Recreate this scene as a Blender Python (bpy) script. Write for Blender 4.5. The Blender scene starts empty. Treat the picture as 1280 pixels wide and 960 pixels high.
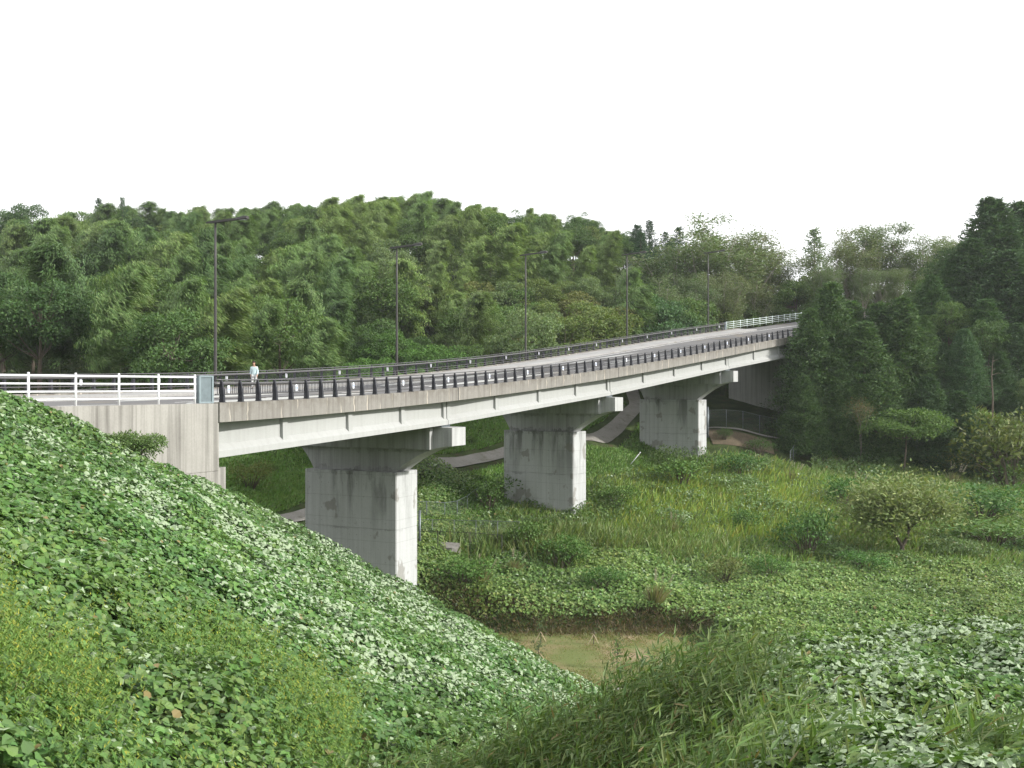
import bpy, math
import numpy as np
from mathutils import Vector, Matrix

# ------------------------------------------------------------------ camera, sky, sun, exposure
sc = bpy.context.scene
col = sc.collection
cam_d = bpy.data.cameras.new('camera')
cam = bpy.data.objects.new('camera', cam_d)
col.objects.link(cam)
cam.location = (0, 0, 0)
cam.rotation_euler = (math.radians(90), 0, 0)
cam_d.sensor_width = 36.0
cam_d.lens = 36.0 * 1250.0 / 1280.0
cam_d.shift_y = 4.0 / 1280.0
cam_d.clip_start = 0.1
cam_d.clip_end = 6000
sc.camera = cam

SUN_EL = math.radians(27)
SUN_AZ = math.radians(102)           # clockwise from +Y
SUN = Vector((math.cos(SUN_EL) * math.sin(SUN_AZ), math.cos(SUN_EL) * math.cos(SUN_AZ), math.sin(SUN_EL)))
sun_d = bpy.data.lights.new('sun', 'SUN')
sun_d.energy = 3.7
sun_d.angle = math.radians(2.0)
sun_d.color = (1.0, 0.965, 0.91)
sun_o = bpy.data.objects.new('sun', sun_d)
col.objects.link(sun_o)
sun_o.rotation_euler = SUN.to_track_quat('Z', 'Y').to_euler()

world = bpy.data.worlds.new('World')
sc.world = world
world.use_nodes = True
wn, wl = world.node_tree.nodes, world.node_tree.links
wn.clear()
w_out = wn.new('ShaderNodeOutputWorld')
w_bg = wn.new('ShaderNodeBackground')
w_bg.inputs['Strength'].default_value = 0.1
w_sky = wn.new('ShaderNodeTexSky')
w_sky.sky_type = 'NISHITA'
w_sky.sun_disc = False
w_sky.sun_elevation = SUN_EL
w_sky.sun_rotation = SUN_AZ
w_sky.dust_density = 4.0
w_tc = wn.new('ShaderNodeTexCoord')
w_map = wn.new('ShaderNodeMapping')
w_map.inputs['Scale'].default_value = (1.0, 1.0, 2.6)
w_noise = wn.new('ShaderNodeTexNoise')
w_noise.inputs['Scale'].default_value = 2.2
w_noise.inputs['Detail'].default_value = 5
w_ramp = wn.new('ShaderNodeMapRange')
w_ramp.inputs['From Min'].default_value = 0.32
w_ramp.inputs['From Max'].default_value = 0.5
w_ramp.inputs['To Min'].default_value = 0.5
w_ramp.inputs['To Max'].default_value = 0.97
w_mix = wn.new('ShaderNodeMix')
w_mix.data_type = 'RGBA'
w_mix.inputs['B'].default_value = (11.2, 11.25, 11.4, 1)      # bright thin overcast veil
wl.new(w_tc.outputs['Generated'], w_map.inputs['Vector'])
wl.new(w_map.outputs['Vector'], w_noise.inputs['Vector'])
wl.new(w_noise.outputs['Fac'], w_ramp.inputs['Value'])
wl.new(w_ramp.outputs['Result'], w_mix.inputs['Factor'])
wl.new(w_sky.outputs['Color'], w_mix.inputs['A'])
wl.new(w_mix.outputs['Result'], w_bg.inputs['Color'])
wl.new(w_bg.outputs['Background'], w_out.inputs['Surface'])

sc.view_settings.view_transform = 'Standard'
sc.view_settings.look = 'None'
sc.view_settings.exposure = 0.62
sc.view_settings.gamma = 1.0
sc.view_settings.use_curve_mapping = False
sc.render.engine = 'CYCLES'
sc.cycles.max_bounces = 6
sc.cycles.diffuse_bounces = 3
sc.cycles.glossy_bounces = 2
sc.cycles.transmission_bounces = 3
sc.cycles.transparent_max_bounces = 8
sc.cycles.use_fast_gi = False

rng = np.random.default_rng(11)
F_PX, CX, HY = 1250.0, 640.0, 484.0


def pt(px, py, d):
    """a point of the photograph at depth d"""
    return np.array([(px - CX) / F_PX * d, d, (HY - py) / F_PX * d])


# ------------------------------------------------------------------ noise
def _hash(ix, iy, seed):
    h = (ix * 374761393 + iy * 668265263 + seed * 974711) & 0x7fffffff
    h = ((h ^ (h >> 13)) * 1274126177) & 0x7fffffff
    h = h ^ (h >> 16)
    return (h & 0xffff) / 65535.0


def vnoise(x, y, seed=0):
    x = np.asarray(x, float); y = np.asarray(y, float)
    ix = np.floor(x).astype(np.int64); iy = np.floor(y).astype(np.int64)
    fx = x - ix; fy = y - iy
    fx = fx * fx * (3 - 2 * fx); fy = fy * fy * (3 - 2 * fy)
    a = _hash(ix, iy, seed); b = _hash(ix + 1, iy, seed)
    c = _hash(ix, iy + 1, seed); d = _hash(ix + 1, iy + 1, seed)
    return (a * (1 - fx) + b * fx) * (1 - fy) + (c * (1 - fx) + d * fx) * fy


def fbm(x, y, seed=0, octv=3):
    s = 0; a = 0.5; t = 0
    for k in range(octv):
        s = s + a * vnoise(x * 2 ** k + 13.7 * k, y * 2 ** k - 7.1 * k, seed + k)
        t += a; a *= 0.5
    return s / t


def sstep(a, b, x):
    t = np.clip((x - a) / (b - a), 0, 1)
    return t * t * (3 - 2 * t)


# ------------------------------------------------------------------ bridge alignment (plan curve, long profile)
S0 = 44.784
TH = [0.57397, 0.15762, -0.20942, 0.07023, 0.16190]
ZP = [-3.28340211e-08, 2.88665659e-06, 7.30118580e-04, 5.68576115e-03, -6.87326437e-01]
_ss = np.arange(0, 97.01, 0.25)
_th = sum(c * (_ss / 50 - 1) ** i for i, c in enumerate(TH))
_X = (281.9 - CX) / F_PX * S0 + np.r_[0, np.cumsum(np.sin((_th[1:] + _th[:-1]) / 2) * .25)]
_Y = S0 + np.r_[0, np.cumsum(np.cos((_th[1:] + _th[:-1]) / 2) * .25)]
_Z = np.polyval(ZP, _ss)
W = 14.0                                            # width of the deck


def road_frame(s):
    """near kerb point, heading, kerb level and superelevation at chainage s"""
    s = np.asarray(s, float)
    x = np.interp(s, _ss, _X); y = np.interp(s, _ss, _Y); th = np.interp(s, _ss, _th); z = np.interp(s, _ss, _Z)
    lo = np.minimum(s, 0); hi = np.maximum(s - 97, 0)
    x = x + lo * math.sin(_th[0]) + hi * math.sin(_th[-1])
    y = y + lo * math.cos(_th[0]) + hi * math.cos(_th[-1])
    z = z + hi * 0.10
    e = np.interp(s, [-30, 15, 50, 65, 87, 104, 130], [.25, .33, .42, .54, .74, 1.0, 1.3])
    return x, y, th, z, e


def bp(s, t, dz=0.0):
    x, y, th, z, e = road_frame(s)
    return np.stack([x - t * np.cos(th), y + t * np.sin(th), z + e * np.asarray(t) / W + dz + 0 * x], -1)


JOINTS = [-0.45, 25.6, 52.6, 80.4, 108.0]

# ------------------------------------------------------------------ terrain
CTRL = np.array([
    (-6.8, 67, -13.6), (0, 74, -15.4), (15, 75, -15.7), (35, 75, -15.9), (65, 76, -16.2), (-2, 68, -15.2), (30, 66, -16.6),
    (4, 90, -12.7), (9, 93, -12.5), (-1, 94.5, -12.2), (5, 97.5, -11.4), (20, 95, -12.6), (40, 95, -13.9), (75, 95, -14.2),
    (21, 111, -9.6), (28, 112, -9.3), (16, 116.5, -9.2), (33, 118, -9.3), (52, 121, -11.0), (80, 121, -11.6),
    (26, 120, -7.2), (29, 125.5, -5.3), (24, 124, -5.0), (36, 134, -4.2), (35, 124, -6.5), (33, 141, -3.0), (24, 134, -4.2),
    (-17, 78, -10.7), (-9.4, 98, -7.7), (0, 108, -6.7), (8.7, 115, -5.7), (16.6, 129, -3.2),
    (-6.5, 92, -11.0), (-23, 85, -8.0), (-26, 94, -5.6), (-36, 82, -5), (-13, 74, -11.8), (-24, 70, -10.5), (-40, 66, -4),
    (-30, 110, -1.5), (0, 132, -0.5), (15, 150, 2.5), (-60, 100, 0), (-105, 110, 2), (5, 120, -3.5),
    (-80, 210, 25), (-40, 214, 27), (0, 214, 27.5), (28, 214, 24), (50, 225, 15), (-112, 208, 21), (75, 195, 9), (105, 190, 9),
    (-80, 160, 12), (-40, 160, 13), (0, 165, 13), (25, 178, 12), (-110, 160, 10),
    (52, 138, -7), (62, 134, -9.6), (82, 138, -8.5), (75, 160, -2), (105, 160, 1), (130, 145, -2), (110, 121, -11),
    (0, 300, 10), (-110, 300, 6), (110, 300, 4), (0, 420, 0), (-200, 120, 4), (200, 120, -8), (-200, 300, 4), (200, 300, 2),
    (-60, 50, -3), (120, 60, -17), (60, 40, -17.4), (20, 45, -17.4), (0, 50, -17), (200, 20, -17), (-60, 0, -3), (40, 0, -12), (100, 0, -17),
], float)


def _tps(r2):
    return 0.5 * r2 * np.log(r2 + 1e-9)


_cx = CTRL[:, :2] / 50.0
_n = len(CTRL)
_K = _tps(((_cx[:, None] - _cx[None]) ** 2).sum(-1)) + np.eye(_n) * 2e-3
_P = np.c_[np.ones(_n), _cx]
_A = np.block([[_K, _P], [_P.T, np.zeros((3, 3))]])
_wt = np.linalg.solve(_A, np.r_[CTRL[:, 2], 0, 0, 0])


def valley(x, y):
    q = np.stack([np.ravel(x), np.ravel(y)], -1) / 50.0
    out = np.empty(len(q))
    for i in range(0, len(q), 40000):
        b = q[i:i + 40000]
        out[i:i + 40000] = _tps(((b[:, None] - _cx[None]) ** 2).sum(-1)) @ _wt[:_n] + np.c_[np.ones(len(b)), b] @ _wt[_n:]
    return out.reshape(np.shape(x))


LAWN_Z = -17.4
WALL_A = np.array([-13.02, 44.42])                   # wing wall corner beside the bridge
WALL_H = math.radians(28.7)
WALL_D = np.array([math.sin(WALL_H), math.cos(WALL_H)])


def bank(x, y):
    """kudzu covered road embankment that ends in front of the first pier"""
    e1 = -4.04 - .55 * x - .18 * y + (fbm(x / 6., y / 6., 5) - .5) * .8
    yc = np.minimum(y, 46.0)
    e1c = -4.04 - .55 * x - .18 * yc + (fbm(x / 6., yc / 6., 5) - .5) * .8
    # behind the wing wall the fill stays just under the road
    side = (x - WALL_A[0]) * WALL_D[1] - (y - WALL_A[1]) * WALL_D[0]      # >0 on the viewer's side of the wall
    e1c = np.where(side > 0.3, e1c, np.minimum(e1c, -1.15))
    e1c = np.where(y > 43.5, np.minimum(e1c, -3.4), e1c)
    return e1c - .8 * np.maximum(y - 46.0, 0)


def spur(x, y):
    """the rise in the right foreground"""
    f = -3.78 + .05 * (x - 4) - .5 * np.maximum(0, 2.0 - x) - .8 * np.maximum(0, y - 12.4) + .36 * np.maximum(0, 9 - y)
    return f + (fbm(x / 2.5, y / 2.5, 9) - .5) * .5 * sstep(4, 8, y)


def ground(x, y):
    x = np.asarray(x, float); y = np.asarray(y, float)
    v = valley(x, y) + (fbm(x / 9., y / 9., 3) - .5) * 1.3 * sstep(74, 82, y)
    edge = 71.6 + (fbm(x / 4., y * 0 + 2.2, 21) - .5) * 2.6
    k = (1 - sstep(edge - .3, edge + 1.2, y)) * sstep(-16, -7, x) * (1 - sstep(11.8, 14.5, x + (fbm(x * 0 + 4, y / 3., 23) - .5) * 4))
    v = v * (1 - k) + LAWN_Z * k
    g = np.maximum(np.maximum(v, bank(x, y)), np.where(y < 40, spur(x, y), -99))
    # fill carrying the road beyond the far abutment
    rx, ry, rth, rz, re = road_frame(np.linspace(108, 150, 43))
    q = np.stack([np.ravel(x), np.ravel(y)], -1)
    near = (q[:, 1] > 120) & (q[:, 1] < 190) & (q[:, 0] > -10) & (q[:, 0] < 95)
    if near.any():
        gg = np.ravel(g).copy()
        qq = q[near]
        th = rth[0]
        o = np.array([rx[0], ry[0]])
        u = (qq - o) @ np.array([math.sin(th), math.cos(th)])
        t = (qq - o) @ np.array([-math.cos(th), math.sin(th)])
        zr = rz[0] + .10 * u + np.clip(t / W, 0, 1) * 1.0 - .5
        fall = np.maximum(np.maximum(-t - .5, t - W - 1.0), 0) * .6 + 0
        gg[near] = np.where(u > .9, np.maximum(gg[near], zr - fall), gg[near])
        on = (t > -1) & (t < W + 1) & (u > .4)
        tmp = gg[near]; tmp[on] = np.minimum(tmp[on], zr[on]); gg[near] = tmp
        g = gg.reshape(np.shape(g))
    return g


# ------------------------------------------------------------------ mesh helpers
def mesh_np(name, verts, faces, mat, cols=None, uvs=None, smooth=False, mats=None, midx=None):
    """verts (n,3), faces list of int arrays (m,k)"""
    me = bpy.data.meshes.new(name)
    verts = np.asarray(verts, np.float32)
    if not isinstance(faces, (list, tuple)):
        faces = [faces]
    faces = [np.asarray(f, np.int32) for f in faces if len(f)]
    me.vertices.add(len(verts))
    me.vertices.foreach_set('co', verts.ravel())
    tot = sum(f.size for f in faces)
    npoly = sum(len(f) for f in faces)
    me.loops.add(tot)
    me.polygons.add(npoly)
    me.loops.foreach_set('vertex_index', np.concatenate([f.ravel() for f in faces]))
    sizes = np.concatenate([np.full(len(f), f.shape[1], np.int32) for f in faces])
    starts = np.r_[0, np.cumsum(sizes)[:-1]].astype(np.int32)
    me.polygons.foreach_set('loop_start', starts)
    me.polygons.foreach_set('use_smooth', np.full(npoly, smooth, bool))
    for m in (mats or [mat]):
        me.materials.append(m)
    if midx is not None:
        me.polygons.foreach_set('material_index', np.asarray(midx, np.int32))
    if cols is not None:
        a = me.attributes.new('col', 'FLOAT_COLOR', 'POINT')
        c4 = np.ones((len(verts), 4), np.float32); c4[:, :3] = cols
        a.data.foreach_set('color', c4.ravel())
    me.update(calc_edges=True)
    if uvs is not None:
        uv = me.uv_layers.new(name='UVMap')
        li = np.empty(tot, np.int32); me.loops.foreach_get('vertex_index', li)
        uv.data.foreach_set('uv', np.asarray(uvs, np.float32)[li].ravel())
    return me


def add(name, me, parent=None, loc=None, rot=None):
    o = bpy.data.objects.new(name, me)
    col.objects.link(o)
    if parent is not None:
        o.parent = parent
    if loc is not None:
        o.location = loc
    if rot is not None:
        o.rotation_euler = rot
    return o


def tag(o, label=None, cat=None, group=None, kind=None):
    for k, v in (('label', label), ('category', cat), ('group', group), ('kind', kind)):
        if v:
            o[k] = v
    return o


def thing(name, label, cat, loc=(0, 0, 0), rz=0.0, group=None):
    o = bpy.data.objects.new(name, None)
    col.objects.link(o)
    o.empty_display_size = .3
    o.location = loc; o.rotation_euler = (0, 0, rz)
    return tag(o, label, cat, group)


class MB:
    """collects shapes into one mesh"""
    def __init__(s):
        s.v = []; s.f = []; s.n = 0; s.uv = []

    def raw(s, v, f, uv=None):
        v = np.asarray(v, float).reshape(-1, 3)
        s.v.append(v)
        s.uv.append(np.zeros((len(v), 2)) if uv is None else np.asarray(uv, float))
        for q in f:
            s.f.append([int(i) + s.n for i in q])
        s.n += len(v)
        return s

    def box(s, c, size, ax=None):
        c = np.asarray(c, float); h = np.asarray(size, float) / 2
        R = np.eye(3) if ax is None else np.asarray(ax, float)      # rows = axes
        k = np.array([(-1, -1, -1), (1, -1, -1), (1, 1, -1), (-1, 1, -1), (-1, -1, 1), (1, -1, 1), (1, 1, 1), (-1, 1, 1)]) * h
        return s.raw(c + k @ R, [(0, 3, 2, 1), (4, 5, 6, 7), (0, 1, 5, 4), (1, 2, 6, 5), (2, 3, 7, 6), (3, 0, 4, 7)])

    def tube(s, pts, rad, n=6, cap=True):
        pts = np.asarray(pts, float); m = len(pts)
        rad = np.broadcast_to(np.asarray(rad, float), (m,))
        t = np.gradient(pts, axis=0); t /= np.linalg.norm(t, axis=1, keepdims=True) + 1e-12
        ref = np.array([0, 0, 1.]) if abs(t[:, 2]).mean() < .8 else np.array([1., 0, 0])
        u = np.cross(t, ref); u /= np.linalg.norm(u, axis=1, keepdims=True) + 1e-12
        w = np.cross(t, u)
        a = np.arange(n) / n * 2 * math.pi
        v = (pts[:, None] + (u[:, None] * np.cos(a)[None, :, None] + w[:, None] * np.sin(a)[None, :, None]) * rad[:, None, None]).reshape(-1, 3)
        f = []
        for i in range(m - 1):
            for j in range(n):
                k = (j + 1) % n
                f.append((i * n + j, i * n + k, (i + 1) * n + k, (i + 1) * n + j))
        if cap:
            f.append(tuple(range(n))); f.append(tuple(reversed(range((m - 1) * n, m * n))))
        return s.raw(v, f)

    def prism(s, poly, o, u, w, d):
        """polygon (a,b) in the plane o+a*u+b*w, pushed along d"""
        poly = np.asarray(poly, float); n = len(poly)
        o, u, w, d = (np.asarray(k, float) for k in (o, u, w, d))
        a = o + poly[:, :1] * u + poly[:, 1:] * w
        f = [tuple(range(n)), tuple(reversed(range(n, 2 * n)))]
        for i in range(n):
            j = (i + 1) % n
            f.append((i, n + i, n + j, j))
        return s.raw(np.r_[a, a + d], f)

    def loft(s, secs, closed=True, uv=None):
        """secs (m,k,3)"""
        secs = np.asarray(secs, float); m, k = secs.shape[:2]
        f = []
        for i in range(m - 1):
            for j in range(k if closed else k - 1):
                jj = (j + 1) % k
                f.append((i * k + j, (i + 1) * k + j, (i + 1) * k + jj, i * k + jj))
        if closed:
            f.append(tuple(range(k))); f.append(tuple(reversed(range((m - 1) * k, m * k))))
        return s.raw(secs.reshape(-1, 3), f, None if uv is None else np.asarray(uv).reshape(-1, 2))

    def mesh(s, name, mat, base=None, smooth=False, fix=True):
        v = np.concatenate(s.v)
        if base is not None:
            v = v - np.asarray(base, float)
        me = bpy.data.meshes.new(name)
        me.from_pydata(v.tolist(), [], s.f)
        uv = np.concatenate(s.uv)
        if np.abs(uv).max() > 0:
            L = me.uv_layers.new(name='UVMap')
            li = np.empty(len(me.loops), np.int32); me.loops.foreach_get('vertex_index', li)
            L.data.foreach_set('uv', uv[li].astype(np.float32).ravel())
        me.materials.append(mat)
        if smooth:
            me.polygons.foreach_set('use_smooth', np.ones(len(me.polygons), bool))
        if fix:
            import bmesh
            b = bmesh.new(); b.from_mesh(me)
            bmesh.ops.recalc_face_normals(b, faces=b.faces)
            b.to_mesh(me); b.free()
        me.update()
        return me

    def build(s, name, mat, parent=None, smooth=False, loc=None):
        base = None
        if parent is not None and loc is None:
            base = np.array(parent.location) if parent.parent is None else np.array(parent.location) + np.array(parent.parent.location)
        return add(name, s.mesh(name, mat, base, smooth), parent, loc)


# ------------------------------------------------------------------ materials
def new_mat(name):
    m = bpy.data.materials.new(name)
    m.use_nodes = True
    nt = m.node_tree
    nt.nodes.clear()
    out = nt.nodes.new('ShaderNodeOutputMaterial')
    return m, nt, nt.nodes, nt.links, out


def node(nt, typ, **kw):
    n = nt.nodes.new(typ)
    for k, v in kw.items():
        if hasattr(n, k):
            setattr(n, k, v)
        else:
            n.inputs[k.replace('_', ' ')].default_value = v
    return n


def noise(nt, vec, scale, detail=4, rough=.55, sx=1, sy=1, sz=1):
    mp = node(nt, 'ShaderNodeMapping')
    mp.inputs['Scale'].default_value = (sx, sy, sz)
    nt.links.new(vec, mp.inputs['Vector'])
    n = node(nt, 'ShaderNodeTexNoise', Scale=scale, Detail=detail, Roughness=rough)
    nt.links.new(mp.outputs['Vector'], n.inputs['Vector'])
    return n.outputs['Fac']


def ramp(nt, val, a, b, lo=0., hi=1.):
    r = node(nt, 'ShaderNodeMapRange')
    r.inputs['From Min'].default_value = a; r.inputs['From Max'].default_value = b
    r.inputs['To Min'].default_value = lo; r.inputs['To Max'].default_value = hi
    nt.links.new(val, r.inputs['Value'])
    return r.outputs['Result']


def mixc(nt, fac, a, b, mode='MIX'):
    m = node(nt, 'ShaderNodeMix')
    m.data_type = 'RGBA'; m.blend_type = mode
    for k, v in (('Factor', fac), ('A', a), ('B', b)):
        s = m.inputs[k] if k != 'Factor' else m.inputs[0]
        if k == 'A': s = m.inputs[6]
        if k == 'B': s = m.inputs[7]
        if isinstance(v, (int, float)):
            s.default_value = v
        elif isinstance(v, tuple):
            s.default_value = (*v, 1) if len(v) == 3 else v
        else:
            nt.links.new(v, s)
    return m.outputs[2]


def math_n(nt, op, a, b=None):
    m = node(nt, 'ShaderNodeMath', operation=op)
    for i, v in enumerate((a, b)):
        if v is None: continue
        if isinstance(v, (int, float)): m.inputs[i].default_value = v
        else: nt.links.new(v, m.inputs[i])
    return m.outputs[0]


def simple(name, colr, rough=.6, metal=0., vary=.12, scale=6., spec=.4):
    m, nt, N, L, out = new_mat(name)
    b = node(nt, 'ShaderNodeBsdfPrincipled', Roughness=rough, Metallic=metal)
    b.inputs['Specular IOR Level'].default_value = spec
    g = node(nt, 'ShaderNodeNewGeometry')
    f = noise(nt, g.outputs['Position'], scale, 5)
    f = ramp(nt, f, .3, .7, 1 - vary, 1 + vary)
    c = mixc(nt, 1.0, colr, f, 'MULTIPLY')
    L.new(c, b.inputs['Base Color'])
    L.new(b.outputs[0], out.inputs['Surface'])
    return m


def concrete(name, base, dark, streak=.6, fine=.1, uvlines=False, joints=None, top_stain=None, bands=()):
    """cast concrete: blotches, vertical run-off streaks, formwork lines, damp stains below the cap"""
    m, nt, N, L, out = new_mat(name)
    b = node(nt, 'ShaderNodeBsdfPrincipled', Roughness=.85)
    b.inputs['Specular IOR Level'].default_value = .2
    g = node(nt, 'ShaderNodeNewGeometry')
    P = g.outputs['Position']
    blot = ramp(nt, noise(nt, P, .55, 6, .6), .35, .68)
    st = ramp(nt, noise(nt, P, 1.0, 4, .6, 3.2, 3.2, .09), .46, .66)
    st2 = ramp(nt, noise(nt, P, 1.0, 3, .6, 9, 9, .16), .45, .75)
    fn = ramp(nt, noise(nt, P, 14, 5, .65), .3, .7, 1 - fine, 1 + fine)
    s = math_n(nt, 'ADD', math_n(nt, 'MULTIPLY', st, .65), math_n(nt, 'MULTIPLY', st2, .35))
    s = math_n(nt, 'MULTIPLY', s, streak)
    s = math_n(nt, 'ADD', s, math_n(nt, 'MULTIPLY', blot, .28 * streak))
    s = math_n(nt, 'MINIMUM', s, 1.0)
    c = mixc(nt, s, base, dark)
    if uvlines:
        uv = node(nt, 'ShaderNodeUVMap')
        sp = node(nt, 'ShaderNodeSeparateXYZ'); L.new(uv.outputs['UV'], sp.inputs[0])
        q = math_n(nt, 'ADD', sp.outputs[0], math_n(nt, 'MULTIPLY', math_n(nt, 'SUBTRACT', noise(nt, P, 1.3, 2), .5), .35))
        fr = math_n(nt, 'FRACT', math_n(nt, 'DIVIDE', math_n(nt, 'ADD', q, 600.42), 1.5))
        ln = math_n(nt, 'LESS_THAN', math_n(nt, 'ABSOLUTE', math_n(nt, 'SUBTRACT', fr, .5)), .03)
        ln = math_n(nt, 'MULTIPLY', ln, ramp(nt, noise(nt, P, .7, 2), .42, .6))
        c = mixc(nt, math_n(nt, 'MULTIPLY', ln, .7), c, (.55, .5, .42))
        gl = math_n(nt, 'LESS_THAN', math_n(nt, 'ABSOLUTE', math_n(nt, 'SUBTRACT', fr, .58)), .016)
        c = mixc(nt, math_n(nt, 'MULTIPLY', gl, .35), c, (.1, .09, .075))
        mold = ramp(nt, sp.outputs[1], -.02, -.6, .5, 0.0)
        mold = math_n(nt, 'MULTIPLY', mold, ramp(nt, noise(nt, P, 2.2, 5), .35, .6))
        c = mixc(nt, mold, c, (.1, .085, .065))
    if joints:
        tc = node(nt, 'ShaderNodeTexCoord')
        sp = node(nt, 'ShaderNodeSeparateXYZ'); L.new(tc.outputs['Object'], sp.inputs[0])
        dx, dz = joints
        for ax, dd, wdt, am in ((0, dx, .02, .2), (2, dz, .02, .24)):
            fr = math_n(nt, 'FRACT', math_n(nt, 'DIVIDE', math_n(nt, 'ADD', sp.outputs[ax], 100.2), dd))
            ln = math_n(nt, 'LESS_THAN', math_n(nt, 'ABSOLUTE', math_n(nt, 'SUBTRACT', fr, .5)), wdt / dd)
            c = mixc(nt, math_n(nt, 'MULTIPLY', ln, am), c, (.12, .12, .11))
        # cone holes of the formwork ties
        fx = math_n(nt, 'SUBTRACT', math_n(nt, 'FRACT', math_n(nt, 'DIVIDE', math_n(nt, 'ADD', sp.outputs[0], 100.5), .6)), .5)
        fz = math_n(nt, 'SUBTRACT', math_n(nt, 'FRACT', math_n(nt, 'DIVIDE', math_n(nt, 'ADD', sp.outputs[2], 100.35), .9)), .5)
        dd = math_n(nt, 'ADD', math_n(nt, 'POWER', math_n(nt, 'MULTIPLY', fx, .6), 2), math_n(nt, 'POWER', math_n(nt, 'MULTIPLY', fz, .9), 2))
        dots = math_n(nt, 'MULTIPLY', math_n(nt, 'LESS_THAN', dd, .0012), ramp(nt, noise(nt, P, 2.0, 2), .45, .55))
        c = mixc(nt, math_n(nt, 'MULTIPLY', dots, .55), c, (.13, .13, .12))
        if top_stain:
            z0, ln_, seed = top_stain
            ob = node(nt, 'ShaderNodeMapping'); ob.inputs['Location'].default_value = (seed * 3.7, seed, seed * 1.3)
            ob.inputs['Scale'].default_value = (.75, .75, .12)
            L.new(tc.outputs['Object'], ob.inputs['Vector'])
            nn = node(nt, 'ShaderNodeTexNoise', Scale=1.2, Detail=5, Roughness=.6); L.new(ob.outputs[0], nn.inputs['Vector'])
            run = ramp(nt, nn.outputs['Fac'], .5, .62)
            fade = ramp(nt, sp.outputs[2], z0 - ln_, z0, 0.15, 1)
            c = mixc(nt, math_n(nt, 'MULTIPLY', math_n(nt, 'MULTIPLY', run, fade), .75), c, (.085, .088, .08))
            pt_ = ramp(nt, noise(nt, tc.outputs['Object'], .55 + seed * .03, 3, .55, 1, 1, .8), .585, .615)
            c = mixc(nt, math_n(nt, 'MULTIPLY', pt_, .62), c, (.2, .19, .165))
    for zb_, ln_, am_ in bands:                    # grime hanging below an edge at height zb_, partly painted shade under the shelf
        tc = node(nt, 'ShaderNodeTexCoord')
        sp = node(nt, 'ShaderNodeSeparateXYZ'); L.new(tc.outputs['Object'], sp.inputs[0])
        wob = math_n(nt, 'MULTIPLY', ramp(nt, noise(nt, P, 1.0, 4, .6, 1.6, 1.6, .25), .4, .66), abs(ln_))
        edge = math_n(nt, 'SUBTRACT', sp.outputs[2], zb_) if ln_ > 0 else math_n(nt, 'SUBTRACT', zb_, sp.outputs[2])
        lo_ = math_n(nt, 'MULTIPLY', math_n(nt, 'LESS_THAN', edge, .02), math_n(nt, 'GREATER_THAN', math_n(nt, 'ADD', edge, wob), 0))
        patch = ramp(nt, noise(nt, P, .42, 3, .5), .42, .62)
        soft = ramp(nt, noise(nt, P, 5.0, 4, .6), .3, .6, .35, 1)
        c = mixc(nt, math_n(nt, 'MULTIPLY', math_n(nt, 'MULTIPLY', lo_, patch), math_n(nt, 'MULTIPLY', soft, am_)), c, (.1, .1, .09))
    c = mixc(nt, 1.0, c, fn, 'MULTIPLY')
    L.new(c, b.inputs['Base Color'])
    bm = node(nt, 'ShaderNodeBump', Strength=.12, Distance=.02)
    L.new(noise(nt, P, 22, 5), bm.inputs['Height'])
    L.new(bm.outputs[0], b.inputs['Normal'])
    L.new(b.outputs[0], out.inputs['Surface'])
    return m


def foliage(name, rough=.5, spec=.35, trans=.28, back=None, tl=(1.15, 1.2, .55)):
    m, nt, N, L, out = new_mat(name)
    at = node(nt, 'ShaderNodeAttribute', attribute_name='col')
    oi = node(nt, 'ShaderNodeObjectInfo')
    c = mixc(nt, 1.0, at.outputs['Color'], oi.outputs['Color'], 'MULTIPLY')
    cb = c
    if back:
        g = node(nt, 'ShaderNodeNewGeometry')
        cb = mixc(nt, g.outputs['Backfacing'], c, back)
    b = node(nt, 'ShaderNodeBsdfPrincipled', Roughness=rough)
    b.inputs['Specular IOR Level'].default_value = spec
    L.new(cb, b.inputs['Base Color'])
    t = node(nt, 'ShaderNodeBsdfTranslucent')
    L.new(mixc(nt, 1.0, c, tl, 'MULTIPLY'), t.inputs['Color'])
    mx = node(nt, 'ShaderNodeMixShader')
    mx.inputs[0].default_value = trans
    L.new(b.outputs[0], mx.inputs[1]); L.new(t.outputs[0], mx.inputs[2])
    L.new(mx.outputs[0], out.inputs['Surface'])
    return m


M_leaf = foliage('tree_leaf', .55, .25, .25)
M_kudzu = foliage('kudzu_leaf', .48, .28, .25, (.34, .43, .27))
M_grass = foliage('grass_blade', .5, .3, .3)
M_bark = simple('bark', (.11, .09, .07), .9, 0, .3, 9, .2)
M_greybark = simple('grey_bark', (.2, .18, .15), .9, 0, .25, 9, .2)
M_palebark = simple('pale_bark', (.3, .27, .23), .9, 0, .2, 9, .2)
M_culm = simple('bamboo_culm', (.16, .19, .08), .5, 0, .2, 5)
M_pier = {}
for k, (z0, sd) in {1: (0, 1), 2: (0, 4), 3: (0, 7)}.items():
    M_pier[k] = concrete('pier_concrete', (.47, .485, .485), (.27, .275, .27), .5, .08, joints=(1.17, 1.55), top_stain=(z0, 3.4 + k * .7, sd), bands=((0.0, .7, .55), (-4.0, .25, .4)))
M_cap = concrete('cap_concrete', (.43, .44, .435), (.21, .213, .205), .7, .08, bands=((1.66, .45, .45), (0.0, -.5, .6)))  # first band: drip stain plus edge shade painted below the bearing shelf
M_girder = concrete('girder_concrete', (.375, .385, .375), (.29, .295, .285), .45, .04)
M_deck = concrete('deck_concrete', (.25, .24, .22), (.125, .117, .103), .7, .1, uvlines=True)
M_wall = concrete('wall_concrete', (.345, .335, .31), (.15, .143, .13), .95, .08)
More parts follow.
